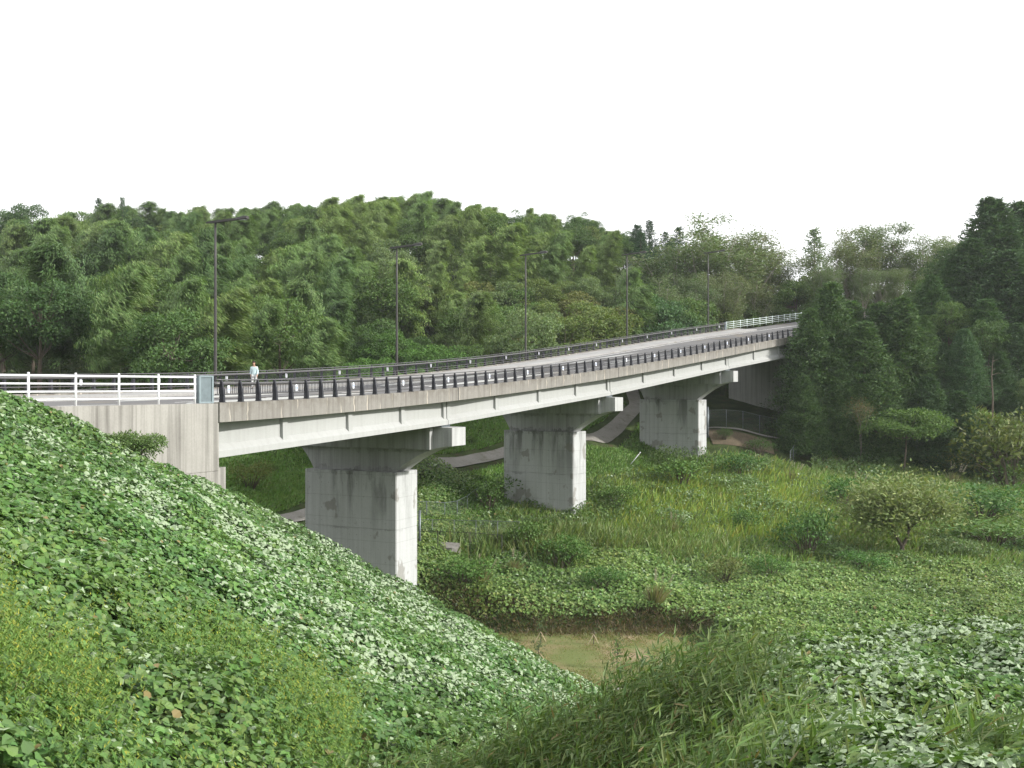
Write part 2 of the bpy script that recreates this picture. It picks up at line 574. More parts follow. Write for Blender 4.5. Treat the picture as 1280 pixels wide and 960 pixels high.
M_farwall = concrete('far_wall_concrete', (.56, .56, .54), (.26, .26, .245), .6, .08)
M_dark = simple('dark_brown_paint', (.018, .019, .026), .45, 0, .15, 8, .5)
M_rail = simple('bronze_paint', (.075, .073, .075), .4, 0, .15, 4, .5)
M_white = simple('white_paint', (.8, .81, .83), .45, 0, .05, 5)
M_pale = simple('pale_green_paint', (.58, .66, .62), .5, 0, .08, 5)
M_panel = simple('grey_blue_paint', (.13, .165, .18), .55, 0, .12, 5)
M_lamp = simple('lamp_paint', (.05, .047, .045), .5, .2, .15, 5)
M_lens = simple('lamp_lens', (.4, .42, .42), .25, 0, .05, 5)
M_refl = simple('reflector_white', (.82, .84, .9), .3, 0, .06, 9)
M_reflb = simple('reflector_blue', (.2, .3, .6), .3, 0, .06, 9)
M_galv = simple('galvanised_steel', (.15, .175, .19), .5, .35, .2, 6)
M_wire = simple('fence_wire', (.13, .15, .15), .55, .3, .2, 6)
M_blackpost = simple('black_post', (.02, .02, .022), .5, 0, .1, 6)


def ground_mat():
    m, nt, N, L, out = new_mat('ground_soil')
    b = node(nt, 'ShaderNodeBsdfPrincipled', Roughness=.95)
    b.inputs['Specular IOR Level'].default_value = .1
    g = node(nt, 'ShaderNodeNewGeometry'); P = g.outputs['Position']
    c = mixc(nt, ramp(nt, noise(nt, P, .5, 6, .6), .4, .62), (.035, .055, .018), (.06, .085, .028))
    c = mixc(nt, ramp(nt, noise(nt, P, .9, 6, .65), .55, .68), c, (.075, .058, .035))
    c = mixc(nt, 1.0, c, ramp(nt, noise(nt, P, 9, 5, .7), .3, .7, .6, 1.4), 'MULTIPLY')
    L.new(c, b.inputs['Base Color'])
    bm = node(nt, 'ShaderNodeBump', Strength=.8, Distance=.15)
    L.new(noise(nt, P, 6, 6, .7), bm.inputs['Height']); L.new(bm.outputs[0], b.inputs['Normal'])
    L.new(b.outputs[0], out.inputs['Surface'])
    return m


def surface_mat(name, c1, c2, c3, s1, s2, rough=.9, bump=.3, fine=30):
    m, nt, N, L, out = new_mat(name)
    b = node(nt, 'ShaderNodeBsdfPrincipled', Roughness=rough)
    b.inputs['Specular IOR Level'].default_value = .2
    g = node(nt, 'ShaderNodeNewGeometry'); P = g.outputs['Position']
    c = mixc(nt, ramp(nt, noise(nt, P, s1, 6, .6), .42, .6), c1, c2)
    c = mixc(nt, ramp(nt, noise(nt, P, s2, 6, .65), .55, .66), c, c3)
    c = mixc(nt, 1.0, c, ramp(nt, noise(nt, P, fine, 4, .7), .3, .7, .75, 1.25), 'MULTIPLY')
    L.new(c, b.inputs['Base Color'])
    bm = node(nt, 'ShaderNodeBump', Strength=bump, Distance=.03)
    L.new(noise(nt, P, fine * .6, 6, .7), bm.inputs['Height']); L.new(bm.outputs[0], b.inputs['Normal'])
    L.new(b.outputs[0], out.inputs['Surface'])
    return m


M_ground = ground_mat()
M_lawn = surface_mat('lawn_turf', (.125, .15, .05), (.19, .165, .08), (.26, .2, .125), .35, .22, .95, .5, 14)
M_road = surface_mat('asphalt', (.115, .115, .117), (.135, .132, .13), (.16, .142, .115), .25, .15, .85, .15, 25)
M_walk = surface_mat('pavement_concrete', (.3, .3, .29), (.26, .255, .25), (.22, .21, .19), .4, .6, .85, .1, 20)
M_path = surface_mat('path_concrete', (.25, .24, .22), (.21, .2, .18), (.16, .155, .12), .5, .8, .9, .2, 12)
M_line = surface_mat('road_paint', (.7, .7, .68), (.6, .6, .58), (.5, .5, .48), .6, 1.2, .7, .05, 20)
M_soil = surface_mat('bare_soil', (.1, .08, .055), (.13, .105, .07), (.1, .09, .05), .6, .9, .95, .6, 6)

# ------------------------------------------------------------------ ground sheet
gx = np.unique(np.r_[np.arange(-1500, -160, 120), np.arange(-160, -60, 6), np.arange(-60, -30, 2), np.arange(-30, 22, .6), np.arange(22, 60, 1.3), np.arange(60, 170, 6), np.arange(170, 1501, 120)].round(3))
gy = np.unique(np.r_[np.arange(-600, -30, 90), np.arange(-30, 4, 2), np.arange(4, 76, .55), np.arange(76, 150, 1.3), np.arange(150, 260, 5), np.arange(260, 2001, 90)].round(3))
GX, GY = np.meshgrid(gx, gy)
GZ = ground(np.clip(GX, -220, 220), np.clip(GY, -30, 430))
ii = np.arange(len(gy) - 1)[:, None] * len(gx) + np.arange(len(gx) - 1)[None]
ii = ii.ravel()
q = np.stack([ii, ii + 1, ii + 1 + len(gx), ii + len(gx)], -1)
g_o = add('ground', mesh_np('ground', np.stack([GX, GY, GZ], -1).reshape(-1, 3), q, M_ground, smooth=True))
tag(g_o, kind='structure')


def drape(name, mat, poly_fn, nu, nv, lift, kind='structure'):
    """sheet laid on the ground; poly_fn(u,v) -> x,y"""
    u, v = np.meshgrid(np.linspace(0, 1, nu), np.linspace(0, 1, nv))
    x, y = poly_fn(u, v)
    z = ground(x, y) + lift
    k = (np.arange(nv - 1)[:, None] * nu + np.arange(nu - 1)[None]).ravel()
    o = add(name, mesh_np(name, np.stack([x, y, z], -1).reshape(-1, 3), np.stack([k, k + 1, k + 1 + nu, k + nu], -1), mat, smooth=True))
    return tag(o, kind=kind)


drape('lawn', M_lawn, lambda u, v: (-5 + 16.5 * u, 58.2 + 12.6 * v + 0 * u), 40, 20, .03)
drape('garden_path', M_path, lambda u, v: (-4 + 15 * u, 57.0 + 1.0 * v + 0 * u), 40, 3, .05)


def ribbon(pts, width):
    pts = np.array(pts, float)
    d = np.r_[0, np.cumsum(np.linalg.norm(np.diff(pts, axis=0), axis=1))]

    def fn(u, v):
        s = u * d[-1]
        # smooth the polyline
        xs = np.zeros_like(s); ys = np.zeros_like(s)
        for o in np.linspace(-5, 5, 9):
            xs = xs + np.interp(np.clip(s + o, 0, d[-1]), d, pts[:, 0]) / 9
            ys = ys + np.interp(np.clip(s + o, 0, d[-1]), d, pts[:, 1]) / 9
        tx = np.gradient(xs, axis=1); ty = np.gradient(ys, axis=1)
        n = np.hypot(tx, ty) + 1e-9
        return xs - ty / n * (v - .5) * width, ys + tx / n * (v - .5) * width
    return fn


PATH = [(-30, 66), (-24, 72), (-17.6, 78), (-13.5, 89), (-9.4, 98), (0, 108), (9.0, 115.5), (13, 123), (17, 133), (17, 145)]
drape('path', M_path, ribbon(PATH, 1.9), 90, 4, .12)

# ------------------------------------------------------------------ bridge
base = np.array([*bp(25.6, 7.6)[:2], -13.6])
bridge = thing('bridge', 'long curved concrete road bridge on three piers rising over the green valley', 'bridge', base)
sv = np.arange(JOINTS[0], 108.01, .75)
sv = np.unique(np.r_[sv, 108.0])
sec = [(0, 0), (.45, 0), (.45, -.25), (W - .45, -.25), (W - .45, 0), (W, 0), (W, -.87), (W - .15, -.87), (W - .9, -.62), (.9, -.62), (.15, -.87), (0, -.87)]
secs = np.stack([np.stack([bp(s, t, d) for t, d in sec]) for s in sv])
uv = np.stack([np.stack([(s, d) for t, d in sec]) for s in sv])
mb = MB().loft(secs, True, uv)
mb.build('deck', M_deck, bridge)
# dark expansion joints in the kerb face
for s in JOINTS[1:4]:
    mb = MB()
    a = bp(s, 0, -.435); th = float(road_frame(s)[2])
    mb.box(a + np.array([math.cos(th), -math.sin(th), 0]) * .004, (.05, .016, .88), [(math.sin(th), math.cos(th), 0), (math.cos(th), -math.sin(th), 0), (0, 0, 1)])
    mb.build('expansion_joint', M_dark, bridge)

T_G = [1.2, 4.9, 9.1, W - 1.2]
for i in range(4):
    for k, t in enumerate(T_G):
        s1, s2 = JOINTS[i] + .12, JOINTS[i + 1] - .12
        if k == 0:
            s1, s2 = JOINTS[i] + .06, JOINTS[i + 1] - .06
        a, b = bp(s1, t, -.87 if k in (0, 3) else -.62), bp(s2, t, -.87 if k in (0, 3) else -.62)
        zb = min(0, 0)
        d = (b - a); L = np.linalg.norm(d[:2]); u = d / L
        n = np.array([u[1], -u[0], 0]); n /= np.linalg.norm(n)      # towards the near side
        H = 1.71 if k in (0, 3) else 1.95
        up = .30
        # I section (y towards near side, z)
        prof = [(-.36, up), (.36, up), (.36, -.02), (.12, -.14), (.12, -1.12), (.42, -1.42), (.42, -H), (-.42, -H), (-.42, -1.42), (-.12, -1.12), (-.12, -.14), (-.36, -.02)]
        prof = [(p, z if z > -1.5 else -H) for p, z in prof]
        m2 = MB()
        m2.loft(np.stack([np.stack([o + n * p + np.array([0, 0, z]) for p, z in prof]) for o in (a, b)]))
        for fr, wd in ((0.0, .9), (.25, .45), (.5, .45), (.75, .45), (1.0, .9)):
            c = a + d * fr
            half = wd / 2
            c0 = a + d * np.clip(fr - half / L, 0.0005, .9995); c1 = a + d * np.clip(fr + half / L, 0.0005, .9995)
            blk = [(.27, -.05), (.3, -1.3), (-.3, -1.3), (-.27, -.05)]
            m2.loft(np.stack([np.stack([o + n * p + np.array([0, 0, z]) for p, z in blk]) for o in (c0, c1)]))
        m2.build('girder', M_girder, bridge)

PIERS = [(25.6, 2.85, -16.5, 3.3), (52.6, 2.5, -14.0, 3.4), (80.4, 2.2, -11.5, 3.5)]
for k, (s, T, zb, dh) in enumerate(PIERS, 1):
    x, y, th, z, e = (float(q_) for q_ in road_frame(s))
    gb = z - 2.58                                          # girder soffit at the near edge
    cen = bp(s, 8.0)
    ztop = gb - dh
    # local axes: x = towards the near side, y = along the bridge, z up; origin at the column top
    obj_rot = -th
    loc = Vector((cen[0] - base[0], cen[1] - base[1], ztop - base[2]))
    h = ztop - zb
    w2, t2 = 3.9, T / 2
    ch = .07
    ring = [(-w2 + ch, -t2), (w2 - ch, -t2), (w2, -t2 + ch), (w2, t2 - ch), (w2 - ch, t2), (-w2 + ch, t2), (-w2, t2 - ch), (-w2, -t2 + ch)]
    gr = [(p * (1 - .035 / 3.9), q_ * (1 - .035 / t2)) for p, q_ in ring]
    m2 = MB()
    lv = [(-h, ring), (-4.03, ring), (-4.02, gr), (-3.98, gr), (-3.97, ring), (-.03, ring), (0, gr)]
    m2.loft(np.array([[(p, q_, zz) for p, q_ in r] for zz, r in lv]))
    pr = add('pier', m2.mesh('pier', M_pier[k]), bridge, loc, (0, 0, obj_rot))
    # hammerhead cap: curved haunches under a square cross beam
    xr, xl = 7.95, -6.2
    ez = e * .9
    top = dh - .16
    y0, y1 = -t2 + .62, t2 - .28
    lo = top - 1.25
    prof = []
    for a in np.linspace(0, 1, 13):
        d_ = a ** 1.5
        prof.append((w2 - .5 + d_ * (xr - w2 + .5), .002 + (lo - .002) * (1 - (1 - d_) ** 1.8)))
    prof.pop()
    prof += [(xr, lo), (xr, top), (xl, top + ez), (xl, lo + ez * .9)]
    left = []
    for a in np.linspace(0, 1, 13):
        d_ = a ** 1.5
        left.append((-w2 + .35 - d_ * (-xl - w2 + .35), .002 + (lo + ez * .9 - .002) * (1 - (1 - d_) ** 2.2)))
    left.pop()
    prof += list(reversed(left))
    m2 = MB().prism([(p, q_) for p, q_ in prof], (0, y0, 0), (1, 0, 0), (0, 0, 1), (0, y1 - y0, 0))
    cp = add('pier_cap', m2.mesh('pier_cap', M_cap), pr)
    # bearing shelf on the viewer's face of the cap
    m2 = MB().prism([(-6.2, top - 1.5), (6.5, top - 1.5), (6.5, top - .02), (-6.2, top + ez - .05)], (0, y0 - .5, 0), (1, 0, 0), (0, 0, 1), (0, .498, 0))
    add('bearing_shelf', m2.mesh('bearing_shelf', M_cap), pr)
    for t in T_G:
        m2 = MB()
        m2.box((8.0 - t, -.05, top + ez * t / W + .1), (.5, 1.2, .24))
        add('bearing', m2.mesh('bearing', M_galv), pr)

# ------------------------------------------------------------------ road surface on the bridge and its approaches
sr = np.arange(-24, 150.1, 1.0)


def near_edge(s):
    """inner edge of the carriageway; on the approach it follows the wing wall"""
    x, y, th, z, e = road_frame(s)
    if s >= -.45:
        return bp(s, .45)[:2], .45
    p = WALL_A + WALL_D * (s + .45) + np.array([-math.cos(WALL_H), math.sin(WALL_H)]) * .5
    return p, None


def strip(name, mat, ta, tb, s0, s1, dz, step=1.0):
    s = np.unique(np.r_[np.arange(s0, s1, step), s1])
    A = bp(s, ta, dz); B = bp(s, tb, dz)
    n = len(s)
    k = np.arange(n - 1)
    return tag(add(name, mesh_np(name, np.r_[A, B], np.stack([k, k + 1, k + 1 + n, k + n], -1), mat)), kind='structure')


vv = []
for s in sr:
    e_ = float(road_frame(s)[4]); zz = float(road_frame(s)[3])
    p, _ = near_edge(s)
    fpt = bp(s, W - .45)
    for u in np.linspace(0, 1, 6):
        xy = p * (1 - u) + fpt[:2] * u
        vv.append((*xy, zz - .25 + .005 + e_ * (.03 + .94 * u)))
n = len(sr)
k = (np.arange(n - 1)[:, None] * 6 + np.arange(5)[None]).ravel()
tag(add('road', mesh_np('road', vv, np.stack([k, k + 6, k + 7, k + 1], -1), M_road)), kind='structure')
# raised pavement along the far side, its kerb, and a narrow light strip along the near side
for nm, ta, tb in (('pavement', W - 3.2, W - .46),):
    s = np.arange(-24, 108.1, 1.0)
    sec = [(ta, -.24), (ta, -.09), (ta + .02, -.075), (tb, -.075), (tb, -.24)]
    mb = MB().loft(np.stack([np.stack([bp(q_, t, d) for t, d in sec]) for q_ in s]))
    tag(mb.build(nm, M_walk), kind='structure')
strip('road_marking', M_line, 1.1, 1.25, 0, 150, -.238)
strip('road_marking', M_line, W - 3.75, W - 3.6, -20, 150, -.238)
strip('road_shoulder', M_walk, .46, 1.02, -.3, 107, -.241)
mb = MB()
for s in np.arange(-20, 148, 8.0):
    a = bp(np.array([s, s + 4.0]), 5.55, -.238); b = bp(np.array([s, s + 4.0]), 5.7, -.238)
    mb.raw(np.r_[a, b], [(0, 1, 3, 2)])
tag(mb.build('road_marking', M_line), kind='structure')


# ------------------------------------------------------------------ guard rails on the bridge
def guard_rail(label, t, s0, s1, out, picket_from, loc_s):
    """out = +1: outer side lies towards the near edge of the deck"""
    b0 = bp(loc_s, t)
    root = thing('guard_rail', label, 'guard rail', b0)
    ss_ = np.arange(math.ceil(s0 / 1.5) * 1.5, s1 + .01, 1.5)
    for s in ss_:
        p = bp(s, t); th = float(road_frame(s)[2])
        al = np.array([math.sin(th), math.cos(th), 0]); nr = np.array([math.cos(th), -math.sin(th), 0]) * out
        # tapered blade post leaning inwards, with a foot plate
        m2 = MB()
        m2.loft(np.array([[p + al * a * wd + nr * (b * dp + lean) + np.array([0, 0, z]) for a, b in ((-1, -1), (1, -1), (1, 1), (-1, 1))]
                          for wd, dp, lean, z in ((.078, .12, 0.03, .012), (.066, .095, .03, .45), (.05, .06, .0, .86), (.044, .04, -.02, 1.0))]))
        m2.box(p + nr * .03 + np.array([0, 0, .008]), (.24, .3, .02), [al, nr, (0, 0, 1)])
        m2.build('post', M_dark, root)
    sl = np.unique(np.r_[np.arange(s0, s1, .75), s1])
    th = road_frame(sl)[2]
    NR = np.stack([np.cos(th), -np.sin(th), 0 * th], -1) * out
    for z, r, off, nm in ((1.015, .03, -.02, 'top_rail'), (.84, .07, -.12, 'main_rail'), (.36, .03, -.07, 'lower_rail'), (.17, .025, -.07, 'lower_rail')):
        MB().tube(bp(sl, t, z) + NR * off, r, 8).build(nm, M_rail, root, True)
    # vertical bars between main and lower rail
    m2 = MB()
    for s in np.arange(max(s0, picket_from) + .1, s1, .15):
        th_ = float(road_frame(s)[2])
        al = np.array([math.sin(th_), math.cos(th_), 0]); nr = np.array([math.cos(th_), -math.sin(th_), 0]) * out
        m2.box(bp(s, t, .59) + nr * -.09, (.03, .02, .5), [al, nr, (0, 0, 1)])
    m2.build('picket_infill', M_dark, root)
    for s in np.arange(math.ceil(s0 / 6) * 6 + .55, s1, 6.0):
        th_ = float(road_frame(s)[2])
        al = np.array([math.sin(th_), math.cos(th_), 0]); nr = np.array([math.cos(th_), -math.sin(th_), 0]) * out
        p = bp(s, t, 0)
        m2 = MB()
        m2.prism([(-.07, .42), (.07, .42), (.09, .5), (.09, .68), (.05, .76), (-.05, .76), (-.09, .68), (-.09, .5)], p + nr * -.03, al, (0, 0, 1), nr * .05)
        r_ = m2.build('reflector', M_refl, root)
        m3 = MB().prism([(-.05, .53), (.05, .53), (.05, .63), (-.05, .63)], p + nr * .021, al, (0, 0, 1), nr * .006)
        add('lens', m3.mesh('lens', M_reflb, b0), r_)
    return root


guard_rail('dark guard rail with white reflectors along the near kerb of the bridge', .2, -.4, 107.5, 1, -.3, 50)
guard_rail('dark guard rail on the far kerb of the bridge, behind the walking man', W - .2, -21, 104.3, -1, 14, 50)

# ------------------------------------------------------------------ near wing wall, abutment
wl_len = 24.0
A = WALL_A; B = WALL_A - WALL_D * wl_len
nrm = np.array([-WALL_D[1], WALL_D[0]])              # away from the viewer
base_w = (A[0], A[1], -8)
ab = thing('wing_wall', 'weather streaked concrete wing wall under the white railing, half covered by vines', 'retaining wall', base_w)
mb = MB()


def wallbox(m, p, q_, z0, z1, off0, off1):
    p = np.array(p); q_ = np.array(q_)
    v = []
    for z in (z0, z1):
        for a, o in ((p, off0), (q_, off0), (q_, off1), (p, off1)):
            v.append((*(a + nrm * o), z))
    m.raw(v, [(0, 3, 2, 1), (4, 5, 6, 7), (0, 1, 5, 4), (1, 2, 6, 5), (2, 3, 7, 6), (3, 0, 4, 7)])


wallbox(mb, A, B, -3.70, -.72, 0, .5)
wallbox(mb, A, B, -9.0, -3.74, 0.0, .6)
wallbox(mb, A + WALL_D * -.02, B, -3.75, -3.69, .03, .5)
mb.build('wall', M_wall, ab)
mb = MB()
pa = np.array(bp(-.45, 0.0)[:2])
for t0, t1, z0, z1, dd in ((.35, W - .2, -9.5, -3.62, 1.0),):
    c0 = bp(-.45, t0); c1 = bp(-.45, t1); th = float(road_frame(0)[2])
    al = np.array([math.sin(th), math.cos(th)])
    v = []
    for z in (z0, z1):
        for p_, o in ((c0, 0), (c1, 0), (c1, dd), (c0, dd)):
            v.append((*(p_[:2] + al * o), z))
    mb.raw(v, [(0, 3, 2, 1), (4, 5, 6, 7), (0, 1, 5, 4), (1, 2, 6, 5), (2, 3, 7, 6), (3, 0, 4, 7)])
mb.build('abutment', M_wall, ab)

# white railing on the wing wall
fb = (*(A + nrm * .25), -.72)
wf = thing('white_railing', 'white painted steel railing with four rails on top of the concrete wing wall', 'railing', fb)
WF_H = 1.24
for k in range(11):
    d = 1.18 + .02 + 2.0 * k
    p = A - WALL_D * d + nrm * .22
    m2 = MB().tube([(p[0], p[1], -.72), (p[0], p[1], -.72 + WF_H - .03)], .048, 8)
    m2.tube([(p[0], p[1], -.75 + WF_H), (p[0], p[1], -.72 + WF_H + .03)], [.055, .04], 8)
    m2.build('post', M_white, wf, True)
for z, r in ((1.15, .04), (.85, .034), (.55, .034), (.25, .034)):
    p = A - WALL_D * 1.15 + nrm * .22; q_ = A - WALL_D * 22 + nrm * .22
    MB().tube([(*p, -.72 + z), (*q_, -.72 + z)], r, 8).build('rail', M_white, wf, True)
# grey blue end panel between the railing and the guard rail
p0 = A - WALL_D * 1.08 + nrm * .2; p1 = A - WALL_D * .22 + nrm * .2
cen = (p0 + p1) / 2
ep = thing('end_panel', 'grey blue steel end panel between the white railing and the dark guard rail', 'panel', (*cen, -.72))
ax = [(WALL_D[0], WALL_D[1], 0), (-nrm[0], -nrm[1], 0), (0, 0, 1)]
MB().box((*cen, -.72 + .62), (.84, .16, 1.2), ax).build('panel', M_panel, ep)
m2 = MB()
for s_ in (-.37, .37):
    c = cen + WALL_D * s_ - nrm * .09
    m2.box((*c, -.72 + .62), (.1, .06, 1.22), ax)
c = cen - nrm * .09
m2.box((*c, -.72 + 1.2), (.64, .05, .07), ax); m2.box((*c, -.72 + .05), (.64, .05, .07), ax)
m2.build('frame', simple('panel_frame', (.2, .25, .27), .5), ep)

# ------------------------------------------------------------------ far abutment and its railing
x, y, th, z, e = (float(q_) for q_ in road_frame(108.0))
fa0 = bp(108.0, -1.2); fa1 = bp(108.0, W + .8)
fab = thing('far_abutment', 'tall shaded concrete abutment wall under the far end of the bridge', 'retaining wall', (*((fa0 + fa1) / 2)[:2], -7))
al = np.array([math.sin(th), math.cos(th)])
mb = MB()
v = []
for zt in (0, 1):
    for p_, o in ((fa0, -.9), (fa1, -.9), (fa1, .8), (fa0, .8)):
        v.append((*(p_[:2] + al * o), -9.0 if zt == 0 else p_[2] - 2.72))
mb.raw(v, [(0, 3, 2, 1), (4, 5, 6, 7), (0, 1, 5, 4), (1, 2, 6, 5), (2, 3, 7, 6), (3, 0, 4, 7)])
v = []
for zt in (0, 1):
    for p_, o in ((fa0, .02), (fa1, .02), (fa1, .79), (fa0, .79)):
        v.append((*(p_[:2] + al * o), p_[2] - 2.7 if zt == 0 else p_[2] - .3))
mb.raw(v, [(0, 3, 2, 1), (4, 5, 6, 7), (0, 1, 5, 4), (1, 2, 6, 5), (2, 3, 7, 6), (3, 0, 4, 7)])
mb.build('wall', M_farwall, fab)

pf = thing('pale_railing', 'pale steel railing along the road beyond the far end of the bridge', 'railing', bp(106, W - .1))
ss_ = np.arange(104.9, 148, 2.0)
for s in ss_:
    p = bp(s, W - .1, -.1)
    MB().tube([p, p + np.array([0, 0, 1.25])], .05, 6).build('post', M_pale, pf, True)
sl = np.arange(104.9, 146.6, 1.0)
for zz in (1.12, .84, .56, .3):
    MB().tube(bp(sl, W - .1, zz - .1), .035, 6).build('rail', M_pale, pf, True)
m2 = MB()
for s in (104.45,):
    th_ = float(road_frame(s)[2])
    m2.box(bp(s, W - .1, .5), (.35, .2, 1.2), [(math.sin(th_), math.cos(th_), 0), (math.cos(th_), -math.sin(th_), 0), (0, 0, 1)])
m2.build('end_post', M_panel, pf)

# ------------------------------------------------------------------ street lamps
LAMP_S = [17.6, 37.9, 58.2, 79.8, 99.7]
LAMP_L = ['slim dark street lamp nearest the white railing, leftmost on the bridge',
          'slim dark street lamp in front of the lush round tree, second along the bridge',
          'slim dark street lamp at mid bridge, third of the five',
          'slim dark street lamp in front of pale bamboo, fourth along the bridge',
          'slim dark street lamp in front of grey bare trees at the bridge end']
lamp_root = None
for i, s in enumerate(LAMP_S):
    p = bp(s, W - .12); th_ = float(road_frame(s)[2])
    if lamp_root is None:
        r = thing('street_lamp', LAMP_L[i], 'street lamp', p, 0, 'street lamps along the far side of the bridge')
        H = 11.0
        MB().tube([p + np.array([0, 0, zz]) for zz in (-.6, .5, 4, 8, H)], [.125, .115, .1, .085, .07], 10).build('pole', M_lamp, r, True)
        u = np.array([1., 0, 0]); w = np.array([0, 1., 0])
        m2 = MB()
        arm = [(-.7, .03, .1, .05), (0, .05, .12, .075), (1.3, .1, .1, .07), (1.75, .12, .1, .06)]
        m2.loft(np.array([[p + u * a + w * sx * b + np.array([0, 0, H + zc + sz * c]) for sx, sz in ((-1, -1), (1, -1), (1, 1), (-1, 1))] for a, zc, b, c in arm]))
        m2.build('arm', M_lamp, r)
        hd = [(1.7, .11, .1, .06), (1.85, .13, .17, .1), (2.45, .17, .19, .12), (2.62, .17, .15, .09)]
        m2 = MB().loft(np.array([[p + u * a + w * sx * b + np.array([0, 0, H + zc + sz * c]) for sx, sz in ((-1, -.6), (-.7, -1), (.7, -1), (1, -.6), (.8, .8), (.4, 1), (-.4, 1), (-.8, .8))] for a, zc, b, c in hd]))
        lh = m2.build('lamp_head', M_lamp, r)
        m3 = MB().box(p + u * 2.2 + np.array([0, 0, H + .035]), (.55, .24, .03))
        add('lens', m3.mesh('lens', M_lens, p), lh)
        lamp_root = r
        r.rotation_euler = (0, 0, -th_)
    else:
        r = lamp_root.copy(); col.objects.link(r)
        r.location = p; r.rotation_euler = (0, 0, -th_)
        r['label'] = LAMP_L[i]
        for ch in lamp_root.children:
            c = ch.copy(); col.objects.link(c); c.parent = r
            for g_ in ch.children:
                dd = g_.copy(); col.objects.link(dd); dd.parent = c

# ------------------------------------------------------------------ the man walking on the bridge
def skin_mesh(name, verts, edges, radii, mat, levels=2, root=0):
    me = bpy.data.meshes.new(name)
    me.from_pydata(verts, edges, [])
    o = bpy.data.objects.new(name, me); col.objects.link(o)
    m = o.modifiers.new('skin', 'SKIN')
    m.use_smooth_shade = True
    for i, r in enumerate(radii):
        d = me.skin_vertices[0].data[i]
        d.radius = r if isinstance(r, tuple) else (r, r)
        d.use_root = (i == root)
    s = o.modifiers.new('sub', 'SUBSURF'); s.levels = levels; s.render_levels = levels
    dg = bpy.context.evaluated_depsgraph_get()
    me2 = bpy.data.meshes.new_from_object(o.evaluated_get(dg))
    bpy.data.objects.remove(o); bpy.data.meshes.remove(me)
    me2.name = name
    me2.materials.clear(); me2.materials.append(mat)
    me2.polygons.foreach_set('use_smooth', np.ones(len(me2.polygons), bool))
    return me2


